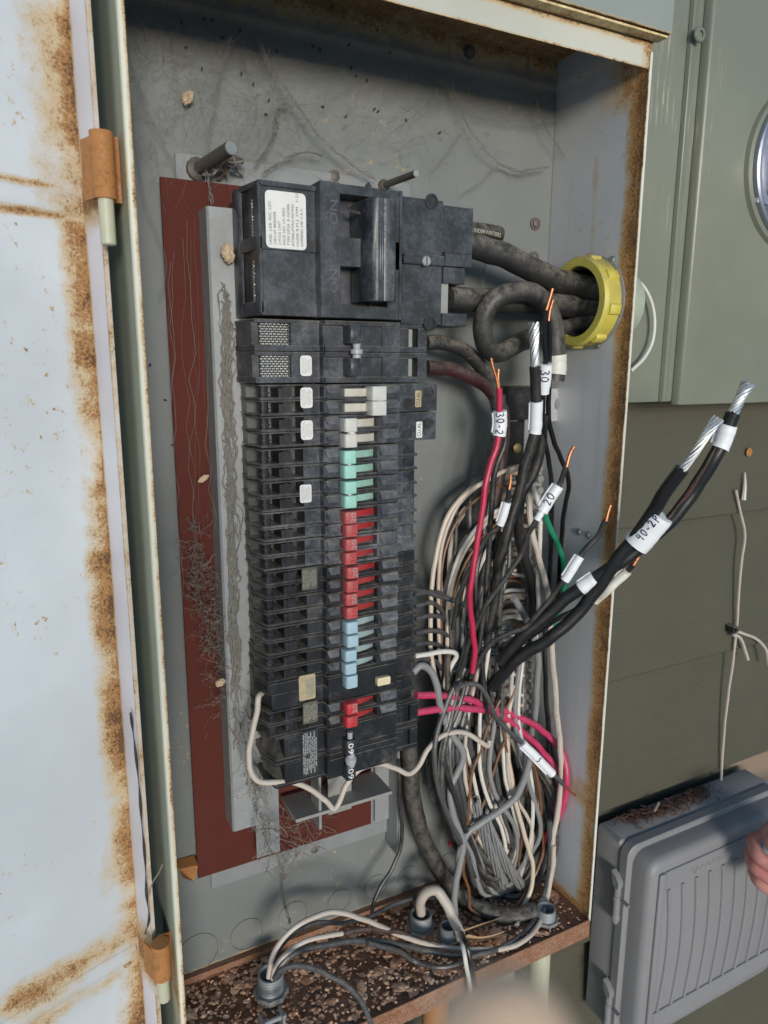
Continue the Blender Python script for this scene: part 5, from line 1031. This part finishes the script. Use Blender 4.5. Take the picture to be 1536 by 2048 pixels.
for (py, h) in ((1745, .075), (1955, .075)):
    zt2 = PZ(1250, py, -.06); b = MB(); xg = gx0-.0025
    b.cyl((xg-.003, -.055, zt2-h*.28), (xg-.003, -.055, zt2-h), .0058, 12); b.prism([(-.046, zt2), (-.055, zt2-.005), (-.062, zt2-.014), (-.062, zt2-.024), (-.052, zt2-.024), (-.048, zt2-.012)], xg-.010, xg, 'x'); b.lathe([(.007, -.004), (.007, .004)], (xg-.003, -.055, zt2-h*.60), UPZ, 12); b.lathe([(.007, -.003), (.007, .003)], (xg-.003, -.055, zt2-h*.28), UPZ, 12); b.lathe([(.0058, 0), (.0075, .006), (.004, .016)], (xg-.003, -.055, zt2-h), (0, 0, -1), 12); b.box(xg-.004, xg+.001, -.078, -.055, zt2-h*.62, zt2-h*.58)
    part('hinge', b, M['grey_box'], t)
b = MB(); rl = random.Random(3)
for k in range(420):
    f = rl.random(); x = gx0+.04+f*.19+rl.gauss(0, .012); y = -.006-abs(rl.gauss(0, .012))-(0.016*math.sin(f*3.1))*rl.random(); y = max(-.046, y); a = rl.uniform(0, 3.14); l = rl.uniform(.004, .011); c = Vector((x, y, gz1+.001+rl.random()*.006))
    d = Vector((math.cos(a)*l, math.sin(a)*l*.6, rl.uniform(-.002, .004))); q = [c-d, c+Vector((0, 0, .001+rl.random()*.002)), c+d]
    for p_ in q: p_.z = max(p_.z, gz1+.0008); p_.y = min(p_.y, -.002)
    b.tube(q, .0006, 4)
solo('needle_litter', b, M['needle'], 'rust brown needles piled on top of the grey plastic box', 'needles', kind='stuff', loc=(.85, -.01, gz1))
b = MB(); b.cyl(P(1308, 1622, y=-.03), P(1318, 1604, y=-.03), .0028, 10); solo('nail', b, M['dark_steel'], 'small shiny nail lying in the brown needles', 'nail')

# ------------------------------------------------------------ odds and ends on the siding
wire('thin grey twine hanging down the siding with a kink', [(1472, 980, -.004), (1480, 1020), (1490, 1072), (1484, 1115), (1478, 1180), (1474, 1250), (1465, 1330), (1455, 1400), (1447, 1480), (1442, 1560, -.006)], 5, 'w_beige', name='twine', cat='twine', n=6)
wire('frayed twine end leaving the black clip to the right', [(1472, 1262, -.012), (1490, 1268), (1512, 1278), (1530, 1295), (1538, 1330, -.01)], 6, 'w_beige', name='twine', cat='twine', n=6)
wire('frayed twine end leaving the black clip downwards', [(1466, 1270, -.012), (1480, 1275), (1490, 1300), (1496, 1320, -.01)], 6, 'w_beige', name='twine', cat='twine', n=6)
c = P(1466, 1258, y=-.008); b = MB(); b.box(c.x-.006, c.x+.006, -.014, .002, c.z-.006, c.z+.006); b.box(c.x-.003, c.x+.003, -.018, -.014, c.z-.002, c.z+.004); solo('cable_clip', b, M['plastic_low'], 'small black clip holding twine on the siding', 'clip', bevel=.001)
c = P(1502, 905, y=.0); b = MB(); b.lathe([(.007, 0), (.0075, .001), (.004, .002), (0, .0025)], (c.x, .004, c.z), (0, -1, 0), 9); solo('rusty_nail_head', b, M['orange'], 'rusty nail head on the siding below the meter box', 'nail')
b = MB(); b.tube(smoothpath(pxpath([(1490, 945, -.002), (1490, 970), (1487, 1000, -.006)]), 5), [.001]+[.0012+.0003*k for k in range(10)], 6); solo('caulk_drip', b, M['w_beige'] if False else M['tape_old'], 'small pale drip of caulk on the siding', 'drip')

# ------------------------------------------------------------ cobwebs, insects, cocoons
def web(pts_spec, mat, r, y=-.012, jit=.0): return None
b = MB(); rw = random.Random(11)
def strand(mb, spec, y0, y1, r=.00035, fuzz=0, n=3):
    pts = [P(x, yy, y=rw.uniform(y0, y1)) for (x, yy) in spec]; q = smoothpath(pts, 5)
    if fuzz: q = [p+Vector((rw.gauss(0, fuzz), rw.gauss(0, fuzz), rw.gauss(0, fuzz))) for p in q]
    mb.tube(q, [r*rw.uniform(.7, 1.3) for _ in q], n)
for k in range(900):                       # fine haze of strands over the top of the back wall
    x = rw.uniform(250, 900) if k % 3 else rw.uniform(250, 560); y = rw.uniform(5, 330); a = rw.uniform(0, 6.3); l = rw.uniform(25, 150)
    strand(b, [(x, y), (x+l*.3*math.cos(a)+rw.uniform(-9, 9), max(2, y+l*.3*math.sin(a)+rw.uniform(-9, 9))), (x+l*.7*math.cos(a)+rw.uniform(-9, 9), max(2, y+l*.7*math.sin(a)+rw.uniform(-9, 9))), (x+l*math.cos(a), max(2, y+l*math.sin(a)))], -.035, -.006, rw.choice([.00006, .00008, .00011]))
for k in range(420):                       # crumbs of web
    x = rw.uniform(300, 1000); y = 5+330*rw.random()**1.6; strand(b, [(x, y), (x+rw.uniform(-12, 12), y+rw.uniform(-8, 8))], -.012, -.005, .00018)
for sp, r_ in (([(474, 40), (465, 70), (444, 144), (435, 183), (424, 240), (417, 301)], .0006), ([(513, 70), (535, 122), (579, 187), (605, 227), (653, 288), (701, 327), (753, 362)], .0010), ([(579, 205), (560, 212), (553, 240), (553, 262), (531, 301), (509, 331)], .0014), ([(526, 344), (566, 323), (609, 303), (644, 312)], .0011),
              ([(605, 68), (660, 70), (730, 50), (745, 32)], .0006), ([(900, 40), (900, 155), (935, 250), (965, 292), (997, 327)], .0007), ([(1050, 75), (1062, 165), (1092, 255), (1150, 343)], .0008), ([(997, 327), (1040, 343), (1060, 338), (1100, 334)], .0012), ([(997, 327), (970, 360), (930, 385)], .0007), ([(935, 250), (910, 290), (870, 340)], .0005),
              ([(880, 160), (940, 215), (1010, 238), (1060, 245), (1130, 235)], .0004), ([(250, 60), (280, 180), (330, 290), (360, 360)], .0005), ([(240, 100), (265, 250), (290, 400), (330, 520), (320, 600)], .0004), ([(405, 310), (420, 380), (425, 410)], .0016), ([(640, 400), (668, 350)], .0005), ([(960, 480), (972, 510), (966, 560), (975, 610), (1000, 620)], .0008), ([(860, 590), (930, 630), (980, 600)], .0004)):
    for m in range(7): strand(b, sp, -.03, -.014, r_*rw.uniform(.10, .28), .0012)
solo('cobweb', b, M['webdark'], 'dusty grey cobweb strands across the upper back wall', 'cobweb', kind='stuff')
b = MB()
for k in range(16):                        # long threads down the maroon board
    x = rw.uniform(335, 445); strand(b, [(x, rw.uniform(420, 560)), (x+rw.uniform(-6, 16), 760), (x+rw.uniform(0, 22), 980), (min(450, x+rw.uniform(5, 32)), rw.uniform(1080, 1300))], -.05, -.024, rw.choice([.00008, .00012, .0002]), .0016)
for k in range(330):                        # dense brown tangle low on the left
    f = rw.random(); cx = 385+f*75+rw.gauss(0, 14); cy = 1090+f*300+rw.gauss(0, 40); a = rw.uniform(0, 6.3); l = rw.uniform(8, 45)
    strand(b, [(cx, cy), (cx+l*.5*math.cos(a)+rw.uniform(-6, 6), cy+l*.5*math.sin(a)), (cx+l*math.cos(a), cy+l*math.sin(a))], -.056, -.026, rw.choice([.00013, .0002, .0003]), .0012)
for k in range(90):
    f = rw.random(); cx = 470+f*70+rw.gauss(0, 9); cy = 1380+f*330+rw.gauss(0, 18); a = rw.gauss(1.3, .5); l = rw.uniform(20, 80)
    strand(b, [(cx, cy), (cx+l*.5*math.cos(a), cy+l*.5*math.sin(a)), (cx+l*math.cos(a), cy+l*math.sin(a))], -.075, -.05, rw.choice([.0002, .0003, .0005]), .0012)
for k in range(40):
    cx = rw.uniform(540, 640); cy = rw.uniform(1610, 1710); strand(b, [(cx, cy), (cx+rw.uniform(-40, 40), cy+rw.uniform(-25, 25)), (cx+rw.uniform(-60, 60), cy+rw.uniform(-30, 40))], -.05, -.015, .0003, .0008)
for sp in ([(525, 1640), (545, 1690), (560, 1730), (568, 1765)], [(600, 1700), (580, 1735), (568, 1765), (575, 1830), (580, 1850)]): strand(b, sp, -.04, -.02, .0012, .001); strand(b, sp, -.04, -.02, .0007, .001)
solo('cobweb', b, M['webbrown'], 'brown dusty cobweb tangle hanging down beside the breaker stack', 'cobweb', kind='stuff')
b = MB()                                   # matted web ridge lying on the channel
for k in range(170):
    f = k/170; y0 = 560+f*760; x0 = 449+f*20; strand(b, [(x0+rw.gauss(0, 5), y0), (x0+rw.gauss(4, 7), y0+rw.uniform(30, 60)), (x0+rw.gauss(3, 6), y0+rw.uniform(70, 140))], -.0535, -.0515, rw.uniform(.0003, .0010), .0011, 5)
solo('web_mat', b, M['webmat'], 'matted dusty web lying along the galvanised channel', 'cobweb', kind='stuff')
b = MB()
for (x, y) in [(362, 44), (372, 95), (408, 38), (424, 40), (447, 74), (404, 137), (483, 147), (532, 228), (507, 168), (538, 200), (554, 102), (626, 92), (698, 89), (703, 136), (712, 152), (734, 161), (646, 213), (692, 232), (749, 218), (757, 222), (813, 240), (755, 60), (780, 105), (640, 100), (880, 265), (1070, 205), (1115, 290), (1207, 362), (1195, 350), (1235, 150), (300, 730), (345, 890), (330, 800), (272, 1290), (480, 60), (576, 345)]:
    c = P(x, y, y=-.006); a = rw.uniform(0, 3); b.lathe([(0, -.0022), (.0009, -.001), (.0010, .0006), (0, .0022)], c, (math.cos(a), 0, math.sin(a)), 6)
solo('insect_specks', b, M['bug'], 'tiny black insect specks scattered over the back wall', 'insects', kind='stuff')
def lump(px, py, y, rx, rz, tilt, label, mat='cocoon'):
    c = P(px, py, y=y); bm = bmesh.new(); bmesh.ops.create_icosphere(bm, subdivisions=3, radius=1); rr = random.Random(px); b = MB(); ca, sa = math.cos(tilt), math.sin(tilt); vs = []
    for v in bm.verts:
        k = 1+.22*math.sin(v.co.x*9+px)*math.cos(v.co.z*8)+rr.uniform(-.1, .1); x, z = v.co.x*rx*k, v.co.z*rz*k; vs.append((c.x+x*ca-z*sa, c.y+v.co.y*min(rx, rz)*k*.8, c.z+x*sa+z*ca))
    b.add(vs, [tuple(v.index for v in f.verts) for f in bm.faces]); bm.free(); solo('cocoon', b, M[mat], label, 'cocoon')
lump(376, 196, -.012, .0045, .0072, -.5, 'tan cocoon stuck in the web near the top left of back wall'); lump(407, 957, -.035, .0065, .0028, .5, 'small tan cocoon hanging over the upper maroon board'); lump(441, 1365, -.06, .0055, .004, .3, 'pale fluffy cocoon on the channel low on the left'); lump(455, 506, -.06, .006, .009, .2, 'fuzzy beige egg sac beside the main breaker')
# a dry twig lying in the gutter of the door edge
b = MB(); q = smoothpath(pxpath([(261, 1425, -.118), (268, 1480), (277, 1560), (283, 1640), (290, 1720), (293, 1790), (298, 1840), (290, 1868, -.118)]), 6); b.tube(q, [.0009+.0005*math.sin(k*.9) for k in range(len(q))], 6); solo('twig', b, M['bug'], 'thin dark twig caught along the door edge', 'twig')
b = MB(); q = smoothpath(pxpath([(297, 1792, -.14), (305, 1765), (318, 1745), (325, 1728, -.14)]), 6); b.tube(q, .0007, 5); solo('twig', b, M['webbrown'], 'short pale dry stem across the olive gutter', 'twig')

# ------------------------------------------------------------ the two hands at the frame's edge
def skin_body(name, verts, edges, radii, mat, parent, sub=2, root=0):
    me = bpy.data.meshes.new(name); off = wloc(parent); me.from_pydata([tuple(Vector(v)-off) for v in verts], edges, []); o = bpy.data.objects.new(name, me); COL.objects.link(o)
    md = o.modifiers.new('skin', 'SKIN')
    for i, r_ in enumerate(radii):
        s_ = me.skin_vertices[0].data[i]; s_.radius = (r_, r_) if not isinstance(r_, tuple) else r_; s_.use_root = (i == root)
    md.use_smooth_shade = True; o.modifiers.new('sub', 'SUBSURF').levels = sub; o.modifiers['sub'].render_levels = sub
    bpy.context.view_layer.update(); dg = bpy.context.evaluated_depsgraph_get(); nm = bpy.data.meshes.new_from_object(o.evaluated_get(dg)); o.modifiers.clear(); o.data = nm; nm.name = name
    nm.polygons.foreach_set('use_smooth', [True]*len(nm.polygons)); nm.materials.clear(); nm.materials.append(mat); o.parent = parent; return o
def hand(base, X, Y, Z, S, label, mat, curl, nail=True):
    """X along the fingers, Y across towards the thumb, Z out of the back of the hand; base = wrist"""
    X, Y, Z = Vector(X).normalized(), Vector(Y).normalized(), Vector(Z).normalized()
    def q(x, y, z): return Vector(base)+(X*x+Y*y+Z*z)*S
    t = thing('person', label, 'person', Vector(base))
    V = [q(0, 0, 0), q(-.09, 0, 0), q(-.24, 0, -.01), q(.03, 0, 0)]; E = [(0, 1), (1, 2), (0, 3)]; Rr = [(.024*S, .018*S), .026*S, .034*S, (.030*S, .016*S)]
    lens = [(.034, .040, .025, .020), (.012, .045, .028, .022), (-.010, .042, .026, .021), (-.030, .033, .021, .018)]
    tips = []
    for i, (yy, a, b_, c_) in enumerate(lens):
        k = curl[i]; base_i = len(V); p = (.085-.006*abs(i-1), yy, .0); V.append(q(.045, yy*.8, 0)); Rr.append(.0125*S); E.append((3, base_i)); V.append(q(*p)); Rr.append(.0105*S); E.append((base_i, base_i+1)); ang = 0
        x, z = p[0], p[2]
        for j, l in enumerate((a, b_, c_)):
            ang += k*(1.0 if j else .9); x += l*math.cos(ang); z -= l*math.sin(ang); V.append(q(x, yy*(1+.1*j), z)); Rr.append((.0092, .0082, .0066)[j]*S); E.append((base_i+1+j, base_i+2+j))
        tips.append((q(x, yy*1.2, z), X*math.cos(ang)-Z*math.sin(ang), Z*math.cos(ang)+X*math.sin(ang)))
    bi = len(V)
    for (p, r_) in (((.025, .028, -.006), .015), ((.055, .045, -.018), .0125), ((.085, .05, -.026), .0105), ((.108, .046, -.030), .008)): V.append(q(*p)); Rr.append(r_*S)
    E += [(0, bi), (bi, bi+1), (bi+1, bi+2), (bi+2, bi+3)]
    skin_body('body', V, E, Rr, mat, t)
    for (c, d, nrm) in tips if nail else ():
        b = MB(); u = d.normalized(); w = nrm.normalized(); v = u.cross(w)
        vs = []
        for a_ in range(5):
            for e_ in range(4): th = (a_-2)*.42; vs.append(c+u*((e_-2.2)*.0042*S)+(w*math.cos(th)+v*math.sin(th))*(.0072*S))
        b.add(vs, [(a_*4+e_, a_*4+e_+1, (a_+1)*4+e_+1, (a_+1)*4+e_) for a_ in range(4) for e_ in range(3)]); part('fingernail', b, M['nail'], t)
    return t
hb = P(1674, 1752, y=-.22)
hand(hb, (-.98, .1, .12), (.05, -.35, .94), (-.1, -.93, -.3), 1.2, 'pink bent hand reaching in at the right edge in front of grey box', M['skin'], (1.05, 1.1, 1.1, 1.1))
# fingertip near the lens: index finger of the hand that steadies the camera
tip = CAM+(fw+rt*((968-768)/FPX)-up*((1758-1024)/FPX))*.066
X = (up*.74+rt*-.10+fw*.62).normalized(); Zb = -fw; Zb = (Zb-X*Zb.dot(X)).normalized(); Yb = Zb.cross(X)
FS = .86; hbase = tip-X*(.171*FS)-Yb*.039*FS
hand(hbase, X, Yb, Zb, FS, 'blurred pale fingertip close to the lens at bottom edge', M['skin_lit'], (.03, 1.25, 1.25, 1.2), nail=False)
